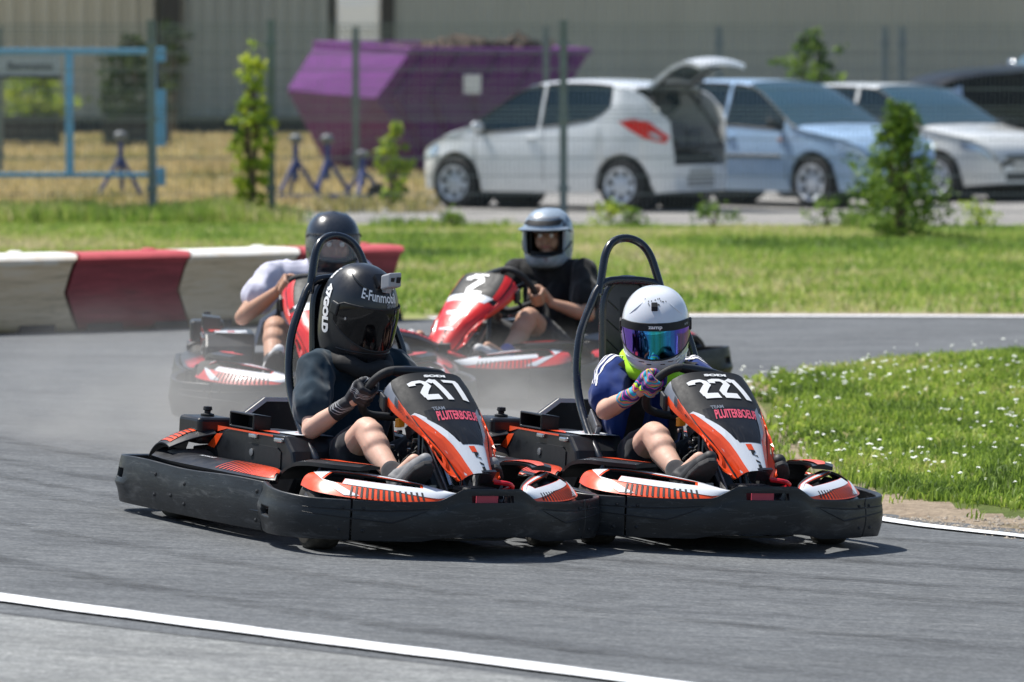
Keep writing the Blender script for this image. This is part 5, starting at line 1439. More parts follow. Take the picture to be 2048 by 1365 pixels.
ctr = V(((X(915, 57.2) + X(1248, 56.0)) / 2, 56.6, 0)); rot = Matrix.Rotation(hd, 3, 'Z')
off = rot @ V((0, .73, 0))      # driver's left side faces the camera: shift so that this wheel pair sits on the measured spots
make_car('parked_car', 'city', 'white small hatchback with its tailgate raised, seen from behind', (ctr.x - off.x, ctr.y - off.y, -.004), hd, M['car_white'], open_boot=True)
def face_car(style, label, pxw, dw, yaw, paint, **k):
    """car heading to the viewer's right and toward the camera; pxw,dw: its near front wheel"""
    a = -R(yaw); rot = Matrix.Rotation(a, 3, 'Z'); c = CARS[style]; o_ = rot @ V((c['wb'], -.73, 0))
    return make_car('parked_car', style, label, (X(pxw, dw) - o_.x, dw - o_.y, -.004), a, paint, **k)
face_car('hatch', 'light blue hatchback parked between the two pale cars', 1632, 57.0, 46, M['car_blue'])
sc3 = face_car('hatch', 'silver hatchback parked behind the large dark bush', 1882, 59.6, 46, M['car_silver']); sc3.scale = (1, 1, .96)
a = R(180 + 8); sv = make_car('parked_car', 'suv', 'black off-road car with chrome mirror at the right edge', (X(2238, 64), 64, -.004), a, M['car_black']); sv.scale = (1.25, 1.25, 1.40)
for o_ in sv.children:
    if o_.name.startswith('door_mirror'): o_.data.materials[0] = M['chrome']
# ------------------------------------------------------------------ drivers
def mat_skin(name, c):
    m = pmat(name, c, .62, var=.10, vscale=14, bmp=.12, bscale=220, sss=.12, dirt=((c[0] * .85, c[1] * .62, c[2] * .58), .58, .3), dscale=12, bdist=.001)
    return m
M['skin'] = mat_skin('skin', (.62, .38, .285)); M['skin_tan'] = mat_skin('tanned_skin', (.47, .26, .17))
def mat_pattern(name, stops, sc=9, dist=3.0, rough=.7, direction='X', det=2):
    m, nt, b = nodes(name); vec = objco(nt, (1, 1, 1), (.5, .4, .8))
    wv = nt.nodes.new('ShaderNodeTexWave'); wv.inputs['Scale'].default_value = sc; wv.inputs['Distortion'].default_value = dist; wv.inputs['Detail'].default_value = det; wv.inputs['Detail Scale'].default_value = 1.6
    nt.links.new(vec, wv.inputs['Vector']); c = ramp(nt, wv.outputs['Fac'], stops, 'CONSTANT'); nt.links.new(c, b.inputs['Base Color']); b.inputs['Roughness'].default_value = rough
    return m
M['glove_multi'] = mat_pattern('multicolour_glove', [(0, (.02, .03, .16)), (.16, (.65, .02, .30)), (.30, (.02, .30, .65)), (.42, (.02, .03, .14)), (.54, (.45, .75, .02)), (.66, (.60, .02, .25)), (.78, (.9, .5, .05)), (.86, (.25, .04, .40)), (.94, (.02, .45, .6))], 7.5, 5.5)
M['glove_black'] = mat_pattern('black_white_glove', [(0, (.012, .013, .018)), (.72, (.35, .36, .38)), (.78, (.012, .013, .018)), (.93, (.5, .5, .52)), (.97, (.02, .02, .025))], 6, 3.5)
def mat_cloth(name, c, var=.12): return pmat(name, c, .85, var=var, vscale=5, bmp=.25, bscale=350, sheen=.2, spec=.2, bdist=.001)
M['tee_dark'] = mat_cloth('dark_teal_cotton', (.008, .026, .044)); M['shorts'] = mat_cloth('black_shorts', (.012, .013, .018)); M['tee_blue'] = mat_cloth('royal_blue_jersey', (.006, .030, .17))
M['tee_black'] = mat_cloth('black_cotton', (.010, .010, .011)); M['tee_white'] = mat_cloth('white_lilac_cotton', (.60, .60, .72)); M['lime'] = mat_cloth('lime_fabric', (.40, .78, .02)); M['white_cloth'] = mat_cloth('white_cloth', (.78, .78, .84))
M['sock'] = mat_cloth('grey_sock', (.03, .03, .035)); M['shoe_white'] = pmat('white_trainer', (.60, .60, .60), .6, var=.15); M['shoe_grey'] = pmat('grey_trainer', (.22, .22, .225), .6, var=.3); M['shoe_black'] = pmat('black_trainer', (.02, .02, .022), .6)
M['sole'] = pmat('dark_sole', (.022, .022, .024), .75, bmp=.5, bscale=40); M['padding'] = pmat('black_padding', (.010, .010, .011), .8)
M['sock_blue'] = mat_cloth('blue_sock', (.12, .14, .45))

def blob(name, segs, voxel, m, parent, smooth=4, folds=None, extra=None, label=None):
    """one continuous skin over overlapping tapered limbs (voxel union, smoothed)"""
    mb = MB()
    for s in segs: capsule(mb, *s[:4], sq=s[4] if len(s) > 4 else None)
    if extra: mb.merge(extra)
    me = bpy.data.meshes.new('tmp'); me.from_pydata(mb.v, [], mb.f)
    bm = bmesh.new(); bm.from_mesh(me); bmesh.ops.recalc_face_normals(bm, faces=bm.faces); bm.to_mesh(me); bm.free()
    ob = bpy.data.objects.new('tmp', me); COL.objects.link(ob)
    rm = ob.modifiers.new('r', 'REMESH'); rm.mode = 'VOXEL'; rm.voxel_size = voxel
    sm = ob.modifiers.new('s', 'SMOOTH'); sm.factor = .5; sm.iterations = smooth
    dg = bpy.context.evaluated_depsgraph_get(); me2 = bpy.data.meshes.new_from_object(ob.evaluated_get(dg))
    bpy.data.objects.remove(ob); bpy.data.meshes.remove(me)
    me2.name = name; me2.materials.clear(); me2.materials.append(m)
    if folds:
        amp, sc, st = folds
        bm = bmesh.new(); bm.from_mesh(me2); bm.normal_update()
        for v in bm.verts:
            p = v.co; q = V((p.x * st[0], p.y * st[1], p.z * st[2])) * sc
            k = mnoise.noise(q + V((0, mnoise.noise(q * .5) * 1.5, 0))) ; k2 = mnoise.noise(q * 2.3 + V((5, 1, 2))); k = (1 - abs(k) * 2.2) * .7 + k2 * .4
            v.co = p + v.normal * amp * k
        bm.to_mesh(me2); bm.free()
    me2.polygons.foreach_set('use_smooth', [True] * len(me2.polygons)); me2.update()
    o = bpy.data.objects.new(name, me2); COL.objects.link(o); o.parent = parent
    if label: o['label'] = label
    return o

def bvh_of(o): return BVHTree.FromPolygons([v.co.copy() for v in o.data.vertices], [list(p.vertices) for p in o.data.polygons])
def snap(bvh, p, off):
    c, n_, i, d = bvh.find_nearest(V(p)); return c + n_ * off
def shoot(bvh, org, dr, off):
    c, n_, i, d = bvh.ray_cast(V(org), V(dr).normalized())
    return (c + n_ * off) if c is not None else None

def hand_segs(G, T, O, A, wrist, r=.0088, s=1):
    """fist closed round a tube at G. T along tube, O outward, A toward the driver"""
    P = lambda ang, rad, t: V(G) + (V(A) * math.cos(R(ang)) + V(O) * math.sin(R(ang))) * rad + V(T) * t
    segs = []; L = [1.0, 1.08, 1.0, .84]
    for k in range(4):
        t = .030 - .0195 * k; kn = P(48, .041, t * .95)
        a = P(105, .0335, t); b = P(165, .0285, t - .001); c = P(165 + 58 * L[k], .0262, t - .002)
        rr_ = r * (1.0 if k < 3 else .88)
        segs += [(kn, a, rr_ * 1.18, rr_ * 1.08), (a, b, rr_ * 1.05, rr_), (b, c, rr_, rr_ * .86)]
        segs += [(V(wrist).lerp(kn, .25), kn, .016, .0125)]
    segs += [(P(10, .040, .024), P(48, .041, -.02), .015, .014), (wrist, P(20, .042, 0), .020, .022)]
    th0 = P(-5, .040, .030); segs += [(V(wrist).lerp(th0, .4), th0, .016, .0125), (th0, P(-70, .032, .040), .0115, .0105), (P(-70, .032, .040), P(-135, .028, .034), .0105, .0085)]
    return segs

HT = [(-.163, .085, .070, .078), (-.158, .112, .088, .096), (-.14, .142, .104, .108), (-.11, .160, .122, .119), (-.07, .160, .138, .1245), (-.03, .154, .148, .127), (.01, .147, .151, .128), (.05, .132, .143, .1205), (.085, .106, .122, .103), (.112, .073, .090, .077), (.128, .040, .052, .046), (.134, 0.0, 0.0, 0.0)]
HTs = cr(HT, 5)
def hsurf(az, z, off=0.0):
    z = max(-.163, min(.1335, z)); xf, xb, w_ = curve_at(HTs, z)
    c, s = math.cos(az), math.sin(az); e = .92
    cx_ = math.copysign(abs(c) ** e, c); sy_ = math.copysign(abs(s) ** e, s)
    p = V(((xf if c > 0 else xb) * cx_, w_ * sy_, z)); n_ = V((p.x / .022, p.y / .016, p.z / .018 * .9)).normalized()
    return p + n_ * off
def vis_lo(a): return lerp(-.088, -.030, min(1, (abs(a) / 1.45) ** 2.2))
def vis_hi(a): return lerp(.038, .028, min(1, (abs(a) / 1.45) ** 2)) - .02 * max(0, (abs(a) - 1.2)) * 3

def helmet(parent, c, yaw, pitch, roll, sc, shell, visor, style):
    H = empty('helmet', parent=parent); H.location = c; H.rotation_euler = (R(roll), R(pitch), R(yaw)); H.scale = sc if isinstance(sc, tuple) else (sc, sc, sc)
    zs = [-.163, -.158, -.15, -.14, -.125, -.11, -.09, -.07, -.05, -.03, -.01, .01, .03, .05, .068, .085, .099, .112, .121, .128, .132, .1339]
    n = 56; A = [2 * PI * i / n for i in range(n)]
    opening = style in ('clear', 'open')
    rings = [[hsurf(a, z) for a in A] for z in zs]
    if not opening:
        mb = loft(rings, True, True)
        mb.build('shell', shell, H, smooth=60)
    else:
        za = uniq([-.088, .036], -.163, .1335, .014); az = uniq([-1.02, 1.02], -PI, PI, .11)
        mb = grid(lambda u, v: hsurf(u, v), 0, 0, us=az, vs=za, skip=lambda u, v: abs(u) < 1.02 and -.088 < v < .036)
        thicken(mb, .016, out='r').build('shell', shell, H, smooth=60)
        mb = grid(lambda u, v: hsurf(u, v, -.034), 0, 0, us=uniq([], -PI, PI, .2), vs=uniq([], -.15, .12, .03), skip=lambda u, v: abs(u) < .95 and -.085 < v < .04); thicken(mb, .01, out='r').build('lining', M['padding'], H, smooth=60)
    if visor:
        lim = 1.42 if style != 'open' else 1.2
        us = uniq([], -lim, lim, .08)
        g = grid(lambda u, t: hsurf(u, lerp(vis_lo(u), vis_hi(u), t), .005 if not opening else .003), 0, 0, us=us, vs=[0, .1, .25, .4, .55, .7, .85, .93, 1])
        o = thicken(g, .003, out='r').build('visor', visor, H, smooth=60)
    # rubber edge of the visor
    mb = MB()
    tube([hsurf(a, vis_lo(a), .004) for a in np.linspace(-1.42, 1.42, 40)], .0032, 6, mb=mb)
    tube([hsurf(a, vis_hi(a), .004) for a in np.linspace(-1.42, 1.42, 40)], .0032, 6, mb=mb)
    tube([hsurf(a, -.160, .001) for a in np.linspace(0, 2 * PI, 48)[:-1]], .006, 6, closed=True, mb=mb)
    mb.build('trim', M['grip'], H, smooth=60)
    for s in (1, -1):
        if not opening: obox(hsurf(1.44 * s, .004, .003), (.022, 0, 0), (0, .006, 0), (0, 0, .020)).build('visor_pivot', M['plastic2'] if style != 'white' else M['grip'], H, smooth=0, bevel=.006)
    MI = [M['num_white'], M['matte'], M['grey_gfx'], M['orange'], M['chrome']]
    mb = MB()
    def HS(a0, z0, rot=0, off=.0016, r_=.14):
        cr_, sr_ = math.cos(rot), math.sin(rot)
        return lambda x, y: hsurf(a0 + (x * cr_ - y * sr_) / r_, z0 + (x * sr_ + y * cr_) * .96, off)
    if style == 'black':
        text_on('E-Funmobil', HS(-.14, .070, -.06, off=.003, r_=.125), .028, 0, mb, width=.150, bold=.02, maxlen=.012)
        text_on('SHARK', HS(.30, .048, 0, r_=.14), .014, 2, mb, width=.062, bold=.04, maxlen=.012)
        text_on('47GOLD', HS(-1.74, -.012, -PI / 2 + .25, off=.0025, r_=.145), .036, 0, mb, width=.155, bold=.07, maxlen=.012)
        text_on('HS2', HS(-2.2, .085, -PI / 2 + .2, r_=.12), .02, 0, mb, width=.04, bold=.05, maxlen=.012)
        text_on('SKWAL', HS(-.95, -.140, -.15, r_=.12), .010, 0, mb, width=.05, bold=.03, maxlen=.012)
        lathe([(0, 0), (.005, 0), (.004, .004), (0, .004)], (0, 0, 0), 'z', 10).xf(Matrix.Translation(hsurf(-1.05, -.01, .006)) @ (hsurf(-1.05, -.01, .02) - hsurf(-1.05, -.01)).to_track_quat('Z', 'Y').to_matrix().to_4x4()).build('visor_stud', M['chrome'], H)
        # crown vents and ridges
        rb = MB()
        for a0, a1, z0, z1 in ((1.7, .25, .118, .078), (-1.7, -.25, .118, .078)):
            tube([hsurf(lerp(a0, a1, t), lerp(z0, z1, t), .0005) for t in np.linspace(0, 1, 10)], [.001 + .004 * math.sin(PI * t) for t in np.linspace(0, 1, 10)], 6).build('shell_ridge', M['helm_black'], H, smooth=60)
        tube([hsurf(a, -.118 + .02 * math.cos(a), .001) for a in np.linspace(-1.2, 1.2, 20)], .003, 6, mb=rb)
        obox(hsurf(0, -.125, .004), (.006, 0, 0), (0, .03, 0), (0, 0, .012), mb=rb); obox(hsurf(0, .108, .004), (.02, 0, -.012), (0, .022, 0), (.003, 0, .006), mb=rb)
        rb.build('vent', M['plastic2'], H, smooth=60)
        # action camera on the brow
        p = hsurf(.10, .092, .012)
        b1 = obox(p + V((.012, .0, .024)), V((.018, .004, .010)), V((-.004, .030, 0)), V((-.008, 0, .021)))
        b1.build('camera_body', M['cam_grey'], H, smooth=0, bevel=.005)
        mb2 = obox(p + V((.002, -.004, -.002)), (.016, 0, .004), (0, .012, 0), (-.004, 0, .014)); lathe([(0, -.016), (.008, -.016), (.008, .016), (0, .016)], p + V((.004, -.004, .006)), 'y', 12, mb=mb2)
        mb2.build('camera_mount', M['cam_grey'], H, smooth=0, bevel=.003)
        obox(p + V((.032, .016, .034)), V((.002, 0, .001)), V((0, .009, 0)), V((-.001, 0, .009))).build('camera_lens', M['matte'], H, smooth=0, bevel=.002)
        obox(p + V((.032, -.012, .034)), V((.002, 0, .001)), V((0, .008, 0)), V((-.001, 0, .006))).build('camera_screen', M['matte'], H, smooth=0)
    if style == 'white':
        g = grid(lambda u, v: hsurf(u, lerp(vis_hi(u) - .024, vis_hi(u) + .001, v), .0075), 0, 0, us=uniq([], -1.38, 1.38, .07), vs=[0, .5, 1]); thicken(g, .002, out='r').build('visor_strip', M['matte'], H, smooth=60)
        text_on('zamp', HS(.0, .0245, 0, .0095, .15), .013, 0, mb, width=.050, bold=.03, maxlen=.012)
        text_on('zamp', HS(1.0, .0215, 0, .0095, .15), .010, 2, mb, width=.030, bold=.03, maxlen=.012)
        for a, z, w_ in ((-.42, -.100, .03), (.0 - .18, -.108, .022), (.20, -.108, .022), (.46, -.100, .03)):
            decal([[(-w_ / 2, -.002), (w_ / 2, -.002), (w_ / 2, .002), (-w_ / 2, .002)]], HS(a, z, 0, .001, .16), .01, 1, mb)
        for k in range(3): decal([[(-.02, -.0012), (.02, -.0012), (.02, .0012), (-.02, .0012)]], HS(.78, -.085 - .014 * k, .35, .001, .15), .01, 1, mb)
        decal([[(math.cos(t) * .006, math.sin(t) * .006) for t in np.linspace(0, 6.28, 13)[:-1]]], HS(.02, -.136, 0, .001, .15), .01, 1, mb)
        rr = random.Random(3)
        for k in range(16):
            a, z = rr.uniform(-.5, .45), rr.uniform(.095, .115); decal([[(math.cos(t) * .0022, math.sin(t) * .0022) for t in np.linspace(0, 6.28, 7)[:-1]]], HS(a, z, 0, .001, .1), .01, 1, mb)
        obox(hsurf(-.02, .088, .004), (.008, 0, -.008), (0, .012, 0), (.010, 0, .014)).build('camera_mount', M['matte'], H, smooth=0, bevel=.003)
        rb = MB()
        for s in (1, -1): tube([hsurf(s * lerp(.5, 1.0, t), lerp(.105, .055, t), -.001) for t in np.linspace(0, 1, 10)], [.0005 + .0035 * math.sin(PI * t) for t in np.linspace(0, 1, 10)], 6, mb=rb)
        tube([hsurf(a, -.098, -.0018) for a in np.linspace(-1.5, 1.5, 30)], .0035, 6, mb=rb)
        rb.build('shell_ridge', shell, H, smooth=60)
    if style == 'open':
        rb = grid(lambda u, v: hsurf(u, .036 + v * .012, .004 + .07 * (1 - v) * max(0, math.cos(u * 1.2))), 0, 0, us=uniq([], -1.1, 1.1, .1), vs=[0, .3, .6, 1]); thicken(rb, .004, out='r').build('peak', M['helm_stripe'], H, smooth=60)
        mbs = MB()
        for k, (z0, z1, m_) in enumerate(((.06, .085, 1), (.092, .1, 2))): decal([[(-.16, z0), (.10, z0), (.14, z1), (-.12, z1)]], lambda u, v: hsurf(u / .13, v, .002), .02, m_, mbs)
        mbs.build('shell_graphics', MI, H, smooth=0, fix=False)
    if mb.f: mb.build('helmet_lettering', MI, H, smooth=0, fix=False)
    return H

def mat_visor_irid():
    m, nt, b = nodes('iridescent_visor'); c = nt.nodes.new('ShaderNodeTexCoord'); sp = nt.nodes.new('ShaderNodeSeparateXYZ'); nt.links.new(c.outputs['Object'], sp.inputs[0])
    mr = nt.nodes.new('ShaderNodeMapRange'); mr.inputs['From Min'].default_value = -.12; mr.inputs['From Max'].default_value = .12; nt.links.new(sp.outputs['Y'], mr.inputs['Value'])
    wob = noise_tex(nt, 40, 2, .5, objco(nt, (0, 1, .03))); mm = nt.nodes.new('ShaderNodeMath'); mm.operation = 'MULTIPLY_ADD'; nt.links.new(wob, mm.inputs[0]); mm.inputs[1].default_value = .35; mm.inputs[2].default_value = -.17
    ad = nt.nodes.new('ShaderNodeMath'); ad.operation = 'ADD'; nt.links.new(mr.outputs[0], ad.inputs[0]); nt.links.new(mm.outputs[0], ad.inputs[1])
    col = ramp(nt, ad.outputs[0], [(0, (.25, .10, .70)), (.14, (.30, .15, .85)), (.24, (.05, .12, .50)), (.36, (.03, .35, .85)), (.48, (.02, .45, .55)), (.58, (.02, .30, .22)), (.68, (.03, .40, .75)), (.82, (.08, .12, .65)), (1, (.35, .12, .75))])
    nt.links.new(col, b.inputs['Base Color']); b.inputs['Metallic'].default_value = 1; b.inputs['Roughness'].default_value = .07; b.inputs['Coat Weight'].default_value = .5; b.inputs['Coat Roughness'].default_value = .02
    return m
M['visor_irid'] = mat_visor_irid()
M['visor_dark'] = pmat('dark_visor', (.004, .004, .005), .06, var=.05, spec=.35)
def mat_clear():
    m, nt, b = nodes('clear_visor'); b.inputs['Base Color'].default_value = (.8, .85, .9, 1); b.inputs['Roughness'].default_value = .05; b.inputs['Alpha'].default_value = .10; b.inputs['Specular IOR Level'].default_value = .4; return m
M['visor_clear'] = mat_clear()
M['helm_black'] = pmat('matte_black_shell', (.013, .014, .017), .33, var=.1, coat=.12, spec=.6); M['helm_white'] = pmat('gloss_white_shell', (.74, .77, .83), .2, var=.02, coat=.8)
M['helm_dark'] = pmat('dark_shell', (.02, .025, .035), .28, var=.2, coat=.4); M['helm_pale'] = pmat('silver_blue_shell', (.30, .37, .45), .3, var=.35, vscale=9, coat=.5, dirt=((.05, .06, .08), .56, .1), dscale=8)
M['helm_stripe'] = pmat('pale_peak', (.20, .25, .32), .3, coat=.4); M['cam_grey'] = pmat('grey_camera_case', (.38, .39, .41), .45, var=.1)
M['hair'] = pmat('dark_hair', (.03, .02, .015), .6, var=.4, vscale=60, bmp=.5, bscale=200, stretch=(1, 1, .2))

def face_parts(P, c, sc, yaw, pitch, skin):
    """eyes, brows and lips set on the face inside an open or clear helmet"""
    Rm = Matrix.Rotation(R(yaw), 3, 'Z') @ Matrix.Rotation(R(pitch), 3, 'Y')
    q = lambda x, y, z: V(c) + Rm @ (V((x, y, z)) * sc)
    mb = MB()
    for s in (1, -1): capsule(mb, q(.088, .030 * s, .005), q(.090, .030 * s, .005), .0105, .0105, 10)
    mb.build('eyes', M['num_white'], P)
    mb = MB()
    for s in (1, -1):
        capsule(mb, q(.0955, .030 * s, .005), q(.0965, .030 * s, .005), .0055, .005, 8)
        capsule(mb, q(.100, .018 * s, .024), q(.094, .044 * s, .024), .0035, .0025, 8)
    mb.build('brows', M['hair'], P)
    mb = MB(); capsule(mb, q(.099, -.02, -.052), q(.103, 0, -.052), .004, .0055, 8); capsule(mb, q(.103, 0, -.052), q(.099, .02, -.052), .0055, .004, 8); mb.build('lips', M['pink_skin'], P)
M['pink_skin'] = pmat('lips', (.45, .16, .13), .45)

def person(label, K, mtx, J, gloves, tee, skin, sleeve=.62, shoe=('shoe_white', 'sole'), sock='sock', vest=False, group='kart drivers in full-face helmets', bare=False, head=None, shirt_folds=.014):
    P = empty('person', mat=mtx); tag(P, label, 'person', group)
    g = lambda k: V(J[k]); wp = RIM[K.name]
    segs = []; cx0 = wp(0, 0)
    hands = {}
    for s, sd in ((-1, 'R'), (1, 'L')):
        x, y = J['grip' + sd]; G = wp(x, y); T = (wp(x - y * .05, y + x * .05) - G).normalized(); T = T if T.z > 0 else -T
        O = (G - wp(0, 0)).normalized(); A = V((-.768, 0, .64)); w_ = g('wr' + sd)
        if (G - w_).length > .085: w_ = G + (w_ - G).normalized() * .085
        hs = hand_segs(G, T, O, A, w_); hands[sd] = (hs, w_)
        sh, elb = g('sh' + sd), g('el' + sd)
        ax_ = (elb - sh)
        segs += [(sh, sh.lerp(elb, .45), .047, .042), (sh.lerp(elb, .45), elb, .042, .035), (elb, elb.lerp(w_, .35), .036, .037), (elb.lerp(w_, .35), w_, .037, .023)]
        segs += hs if bare else [(w_, w_.lerp(G, .5), .022, .02)]
        hp, kn, an, to = g('hip' + sd), g('kn' + sd), g('an' + sd), g('to' + sd)
        segs += [(hp, hp.lerp(kn, .5), .078, .066), (hp.lerp(kn, .5), kn, .066, .052), (kn, kn + (an - kn) * .12 + V((.012, 0, .012)), .050, .046), (kn, kn.lerp(an, .33), .049, .051), (kn.lerp(an, .33) - V((0, 0, .012)), an, .048, .031), (an, an + V((-.01, 0, -.025)), .032, .030), (an, to, .030, .024)]
    ch, nk, pv, wa = g('chest'), g('neck'), g('pelvis'), g('waist')
    tor = []
    for s in (-1, 1):
        o1 = V((0, .065 * s, 0)); tor += [(ch + o1, wa + o1 * .85, .088, .080), (wa + o1 * .85, pv + o1, .080, .092)]
    tor += [(g('shR').lerp(ch + V((0, 0, .07)), .25), g('shL').lerp(ch + V((0, 0, .07)), .25), .055, .055), (ch + V((0, 0, .06)), nk, .07, .048)]
    hc = V(J['head']); segs += tor + [(nk, hc - V((.0, 0, .05)), .050, .055)]
    yaw, pitch = J['look'][:2]; Rm = Matrix.Rotation(R(yaw), 3, 'Z') @ Matrix.Rotation(R(pitch), 3, 'Y'); q = lambda x, y, z: hc + Rm @ V((x, y, z))
    segs += [(q(-.02, 0, .03), q(-.01, 0, .0), .082, .080), (q(.0, 0, .02), q(.035, 0, -.045), .070, .052), (q(.085, 0, -.005), q(.103, 0, -.028), .009, .012), (q(.05, 0, -.085), q(.075, 0, -.080), .022, .02)]
    for s in (-1, 1): segs += [(q(-.005, .076 * s, .0), q(-.01, .078 * s, -.02), .012, .010), (q(.05, .035 * s, -.03), q(.06, .03 * s, -.04), .03, .028)]
    blob('body', segs, .0045 if bare else .006, skin, P, 3)
    if J.get('face'): face_parts(P, hc, .95, yaw, pitch, skin)
    # shirt
    ss = [(a, b, r0 + .012, r1 + .012) for a, b, r0, r1 in tor]
    for sd in ('R', 'L'):
        sh, elb = g('sh' + sd), g('el' + sd); d = elb - sh
        ss += [(sh, sh + d * sleeve * .5, .064, .065), (sh + d * sleeve * .5, sh + d * sleeve - V((0, 0, .004)), .065, .072)]
        ss += [(g('sh' + sd), nk.lerp(sh, .35) + V((0, 0, -.01)), .055, .05)]
    tshirt = blob('tshirt', ss, .007, tee, P, 3, folds=(shirt_folds, 11, (1, 1.0, .55)))
    st = []
    for sd in ('R', 'L'):
        hp, kn = g('hip' + sd), g('kn' + sd); e = hp.lerp(kn, J.get('short', .68))
        st += [(hp, hp.lerp(kn, .4), .098, .088), (hp.lerp(kn, .4), e, .088, .076)]
    st += [(pv + V((-.02, -.06, .02)), pv + V((-.02, .06, .02)), .10, .10)]
    blob('shorts', st, .007, J.get('shorts', M['shorts']), P, 3, folds=(.006, 12, (1, 1, 1)))
    for sd in ('R', 'L'):
        kn, an, to = g('kn' + sd), g('an' + sd), g('to' + sd)
        d = (to - an).normalized(); up = (kn - an).normalized()
        blob('sock', [(an.lerp(kn, J.get('sockh', .16)), an, .040, .036), (an, an + d * .03 - V((0, 0, .01)), .036, .035)], .005, M[sock], P, 2)
        heel = an - d * .035 - up * .045; ball = heel + d * .145; tip = heel + d * .19
        sole_n = (-(up - d * up.dot(d))).normalized()
        blob('shoe', [(an - up * .012, heel + d * .05 - sole_n * .005, .042, .034), (heel, ball, .036, .037), (ball, tip, .037, .026), (an, ball - sole_n * .012, .036, .026)], .005, M[shoe[0]], P, 3)
        w_ = d.cross(sole_n).normalized()
        out = [(-.045, .0), (-.038, .026), (.0, .034), (.06, .033), (.11, .042), (.165, .039), (.203, .022), (.215, 0)]; out = out + [(a, -b) for a, b in out[::-1][1:-1]]
        prism(out, lambda u, v, h: heel + d * u + w_ * v + sole_n * h, .018, .040).build('shoe_sole', M[shoe[1]], P, smooth=0, bevel=.006)
    if not bare:
        for sd in ('R', 'L'):
            hs, w_ = hands[sd]; elb = g('el' + sd)
            gs = [(a, b, r0 + .0022, r1 + .0022) for a, b, r0, r1 in hs] + [(w_, w_.lerp(elb, .30), .029, .034)]
            blob('glove', gs, .0032, gloves, P, 2)
    return P, tshirt
def ribbon_on(bvh, pts, wd, off, m, name, parent, up, label=None):
    pts = cr(pts, 8); mb = MB(); L = []
    for i, p in enumerate(pts):
        t = V(pts[min(len(pts) - 1, i + 1)]) - V(pts[max(0, i - 1)]); s = t.cross(V(up)).normalized() * wd / 2
        L.append([snap(bvh, V(p) + s * k, off) for k in (-1, -.33, .33, 1)])
    return loft(L, False, False).build(name, m, parent, smooth=180, fix=False)
# ------------------------------------------------------------------ place the karts and drivers
m1 = kmat(-.551, 17.9, .006, 32, 2.75, 1.2)
m2 = kmat(.530, 18.6, -.058, 25.6, 2.6, .5, 1.03)
m4 = kmat(.13, 25.3, .0, -36, 0, .5, 1.06)
m3 = kmat(-.955, 23.9, .0, 5, .5, .5, 1.13)
k1 = make_kart('racing_kart', 'orange and black kart number 217 leading on the left', m1, '217', wheel_rot=-3)
k2 = make_kart('racing_kart', 'orange and black kart number 221 leading on the right', m2, '221', wheel_rot=-12)
k3 = make_kart('racing_kart', 'red and white kart following in the dust behind the black-helmeted driver', m3, '1', main='red', box_l=-.47, wheel_rot=0, back=True, numh=.13, steer=-6)
k4 = make_kart('racing_kart', 'red and white kart following between the two leaders', m4, '2', main='red', box_l=-.47, wheel_rot=20, back=True, numh=.15, steer=15)
base = dict(pelvis=(-.10, 0, .20), waist=(-.13, 0, .32), chest=(-.15, 0, .49), neck=(-.13, 0, .625), head=(-.115, 0, .785), look=(8, 14, 0),
    shR=(-.12, -.165, .595), elR=(.06, -.275, .375), wrR=(.17, -.20, .475), shL=(-.12, .165, .60), elL=(.08, .27, .39), wrL=(.18, .19, .475), gripR=(-.156, -.005), gripL=(.156, -.005),
    hipR=(-.06, -.095, .19), knR=(.33, -.20, .395), anR=(.60, -.225, .245), toR=(.680, -.205, .320), hipL=(-.06, .095, .19), knL=(.33, .17, .385), anL=(.58, .13, .225), toL=(.66, .11, .31))
p1, t1 = person('driver in black full-face helmet with action camera, dark T-shirt and black gloves', k1, m1, base, M['glove_black'], M['tee_dark'], M['skin'], sleeve=.66, shoe=('shoe_grey', 'sole'))
helmet(p1, (-.105, 0, .818), 8, 18, 0, (1.02, 1.04, 1.22), M['helm_black'], M['visor_dark'], 'black')
def collar(P, c, r, h, m, name, tilt=.1, lab=None, th=.028):
    mb = tube([(c[0] + r * math.cos(a), c[1] + r * .95 * math.sin(a), c[2] - tilt * math.cos(a) * r + .006 * math.sin(a * 5)) for a in np.linspace(0, 2 * PI, 30)[:-1]], th, 10, closed=True)
    o = mb.build(name, m, P, smooth=180)
    if lab: o['label'] = lab
    return o
collar(p1, (-.085, 0, .625), .10, .03, M['padding'], 'neck_brace', .35, th=.034)
bv = bvh_of(t1)
MI2 = [M['num_white'], M['grey_gfx']]
mb = MB(); text_on('ALPHA 7', lambda x, y: V((.040 - abs(x) * .3, x + .0, .592 + y)), .013, 1, mb, width=.055, bold=.03); mb.build('brace_lettering', MI2, p1, smooth=0, fix=False)
# driver 2
J2 = dict(base); J2.update(pelvis=(-.10, 0, .20), waist=(-.11, 0, .31), chest=(-.09, -.012, .47), neck=(-.03, -.03, .605), head=(.02, -.035, .765), look=(-27, 18, 0), shR=(-.055, -.152, .575), elR=(.08, -.25, .445), wrR=(.18, -.235, .49),
    gripR=(-.160, .012), shL=(-.045, .17, .575), elL=(.10, .29, .44), wrL=(.2, .2, .5), knR=(.33, -.175, .375), anR=(.60, -.20, .245), toR=(.68, -.17, .320), anL=(.58, .15, .225), toL=(.66, .14, .315))
p2, t2 = person('driver in white helmet with iridescent visor, blue striped shirt and multicoloured gloves', k2, m2, J2, M['glove_multi'], M['tee_blue'], M['skin'], sleeve=.60, shoe=('shoe_black', 'sole'))
helmet(p2, (.04, -.038, .772), -27, 16, 3, (.98, .98, 1.02), M['helm_white'], M['visor_irid'], 'white')
collar(p2, (.0, -.02, .605), .100, .03, M['lime'], 'neck_warmer', .5, th=.032)
bv = bvh_of(t2)
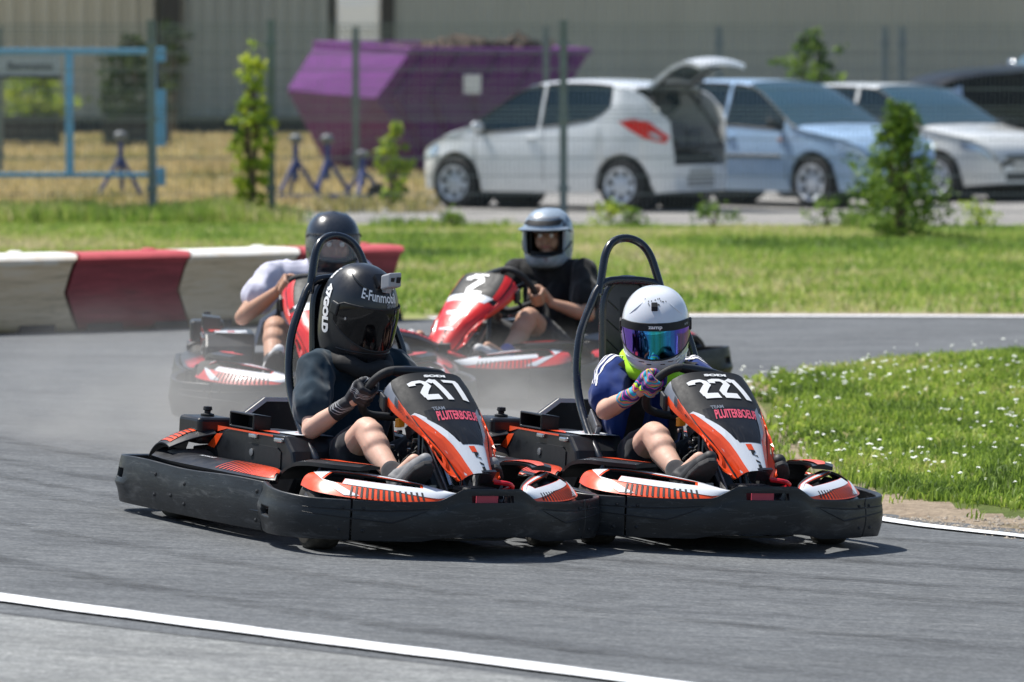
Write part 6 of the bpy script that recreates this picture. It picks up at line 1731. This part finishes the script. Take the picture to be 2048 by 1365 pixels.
for s in (-1, 1):
    sh = V(J2['shR' if s < 0 else 'shL']); elb = V(J2['elR' if s < 0 else 'elL']); nk = V(J2['neck'])
    for k in range(3):
        o_ = V((.030 - k * .028, 0, .0)); out = V((0, s * .10, .06))
        pts = [tuple(nk.lerp(sh, .55) + V((0, 0, .09)) + o_ * .6), tuple(sh + V((0, s * .03, .08)) + o_), tuple(sh.lerp(elb, .2) + out + o_), tuple(sh.lerp(elb, .42) + out + o_), tuple(sh.lerp(elb, .60) + out + o_)]
        ribbon_on(bv, pts, .014, .0025, M['white_cloth'], 'sleeve_stripe', p2, (0, s * .7, .7))
ws = [(-.01, -.145, .62), (.02, -.11, .58), (.03, -.085, .50), (.0, -.085, .40), (-.02, -.09, .33)]
for s in (1, -1): ribbon_on(bv, [(a, b * s * -1, c) for a, b, c in ws], .062, .005, M['padding'], 'body_protector', p2, (1, 0, 0))
mb = MB()
def chest(x0, z0):
    def f(x, y):
        p = shoot(bv, (.5, x0 + x, z0 + y), (-1, 0, -.05), .004); return p if p is not None else V((.0, x0 + x, z0 + y))
    return f
text_on('A', chest(-.045, .492), .045, 0, mb, width=.035, bold=.03); text_on('AS', chest(.065, .478), .045, 0, mb, width=.072, bold=.03)
mb.build('shirt_lettering', MI2, p2, smooth=0, fix=False)
# far drivers (bare hands, adults)
J3 = dict(base); J3.update(head=(-.12, .065, .74), look=(6, 6, 0), face=1, gripR=(-.14, .06), elR=(.02, -.33, .42), wrR=(.16, -.22, .53), shR=(-.13, -.185, .60), shL=(-.13, .185, .60))
p3, t3 = person('driver in dark helmet with clear visor and white shirt behind the leading kart', k3, m3, J3, None, M['tee_white'], M['skin_tan'], sleeve=.5, bare=True)
helmet(p3, (-.115, .065, .755), 6, 5, 0, .93, M['helm_dark'], M['visor_clear'], 'clear')
J4 = dict(base); J4.update(look=(22, 8, 0), face=1, gripR=(-.14, .07), gripL=(.13, -.085), elL=(.02, .32, .40), wrL=(.15, .20, .46), elR=(.07, -.27, .44), shR=(-.13, -.19, .60), shL=(-.13, .19, .60), knL=(.34, .20, .40), anL=(.58, .22, .22), toL=(.68, .2, .28))
p4, t4 = person('driver in pale silver helmet and black T-shirt steering with bare hands', k4, m4, J4, None, M['tee_black'], M['skin_tan'], sleeve=.6, bare=True, sock='sock_blue')
helmet(p4, (-.10, 0, .785), 22, 8, 0, .97, M['helm_pale'], None, 'open')
for o in bpy.data.objects:
    if o.type == 'MESH' and o.parent is None and 'kind' not in o and 'category' not in o: print('UNTAGGED', o.name)
bpy.context.view_layer.update()
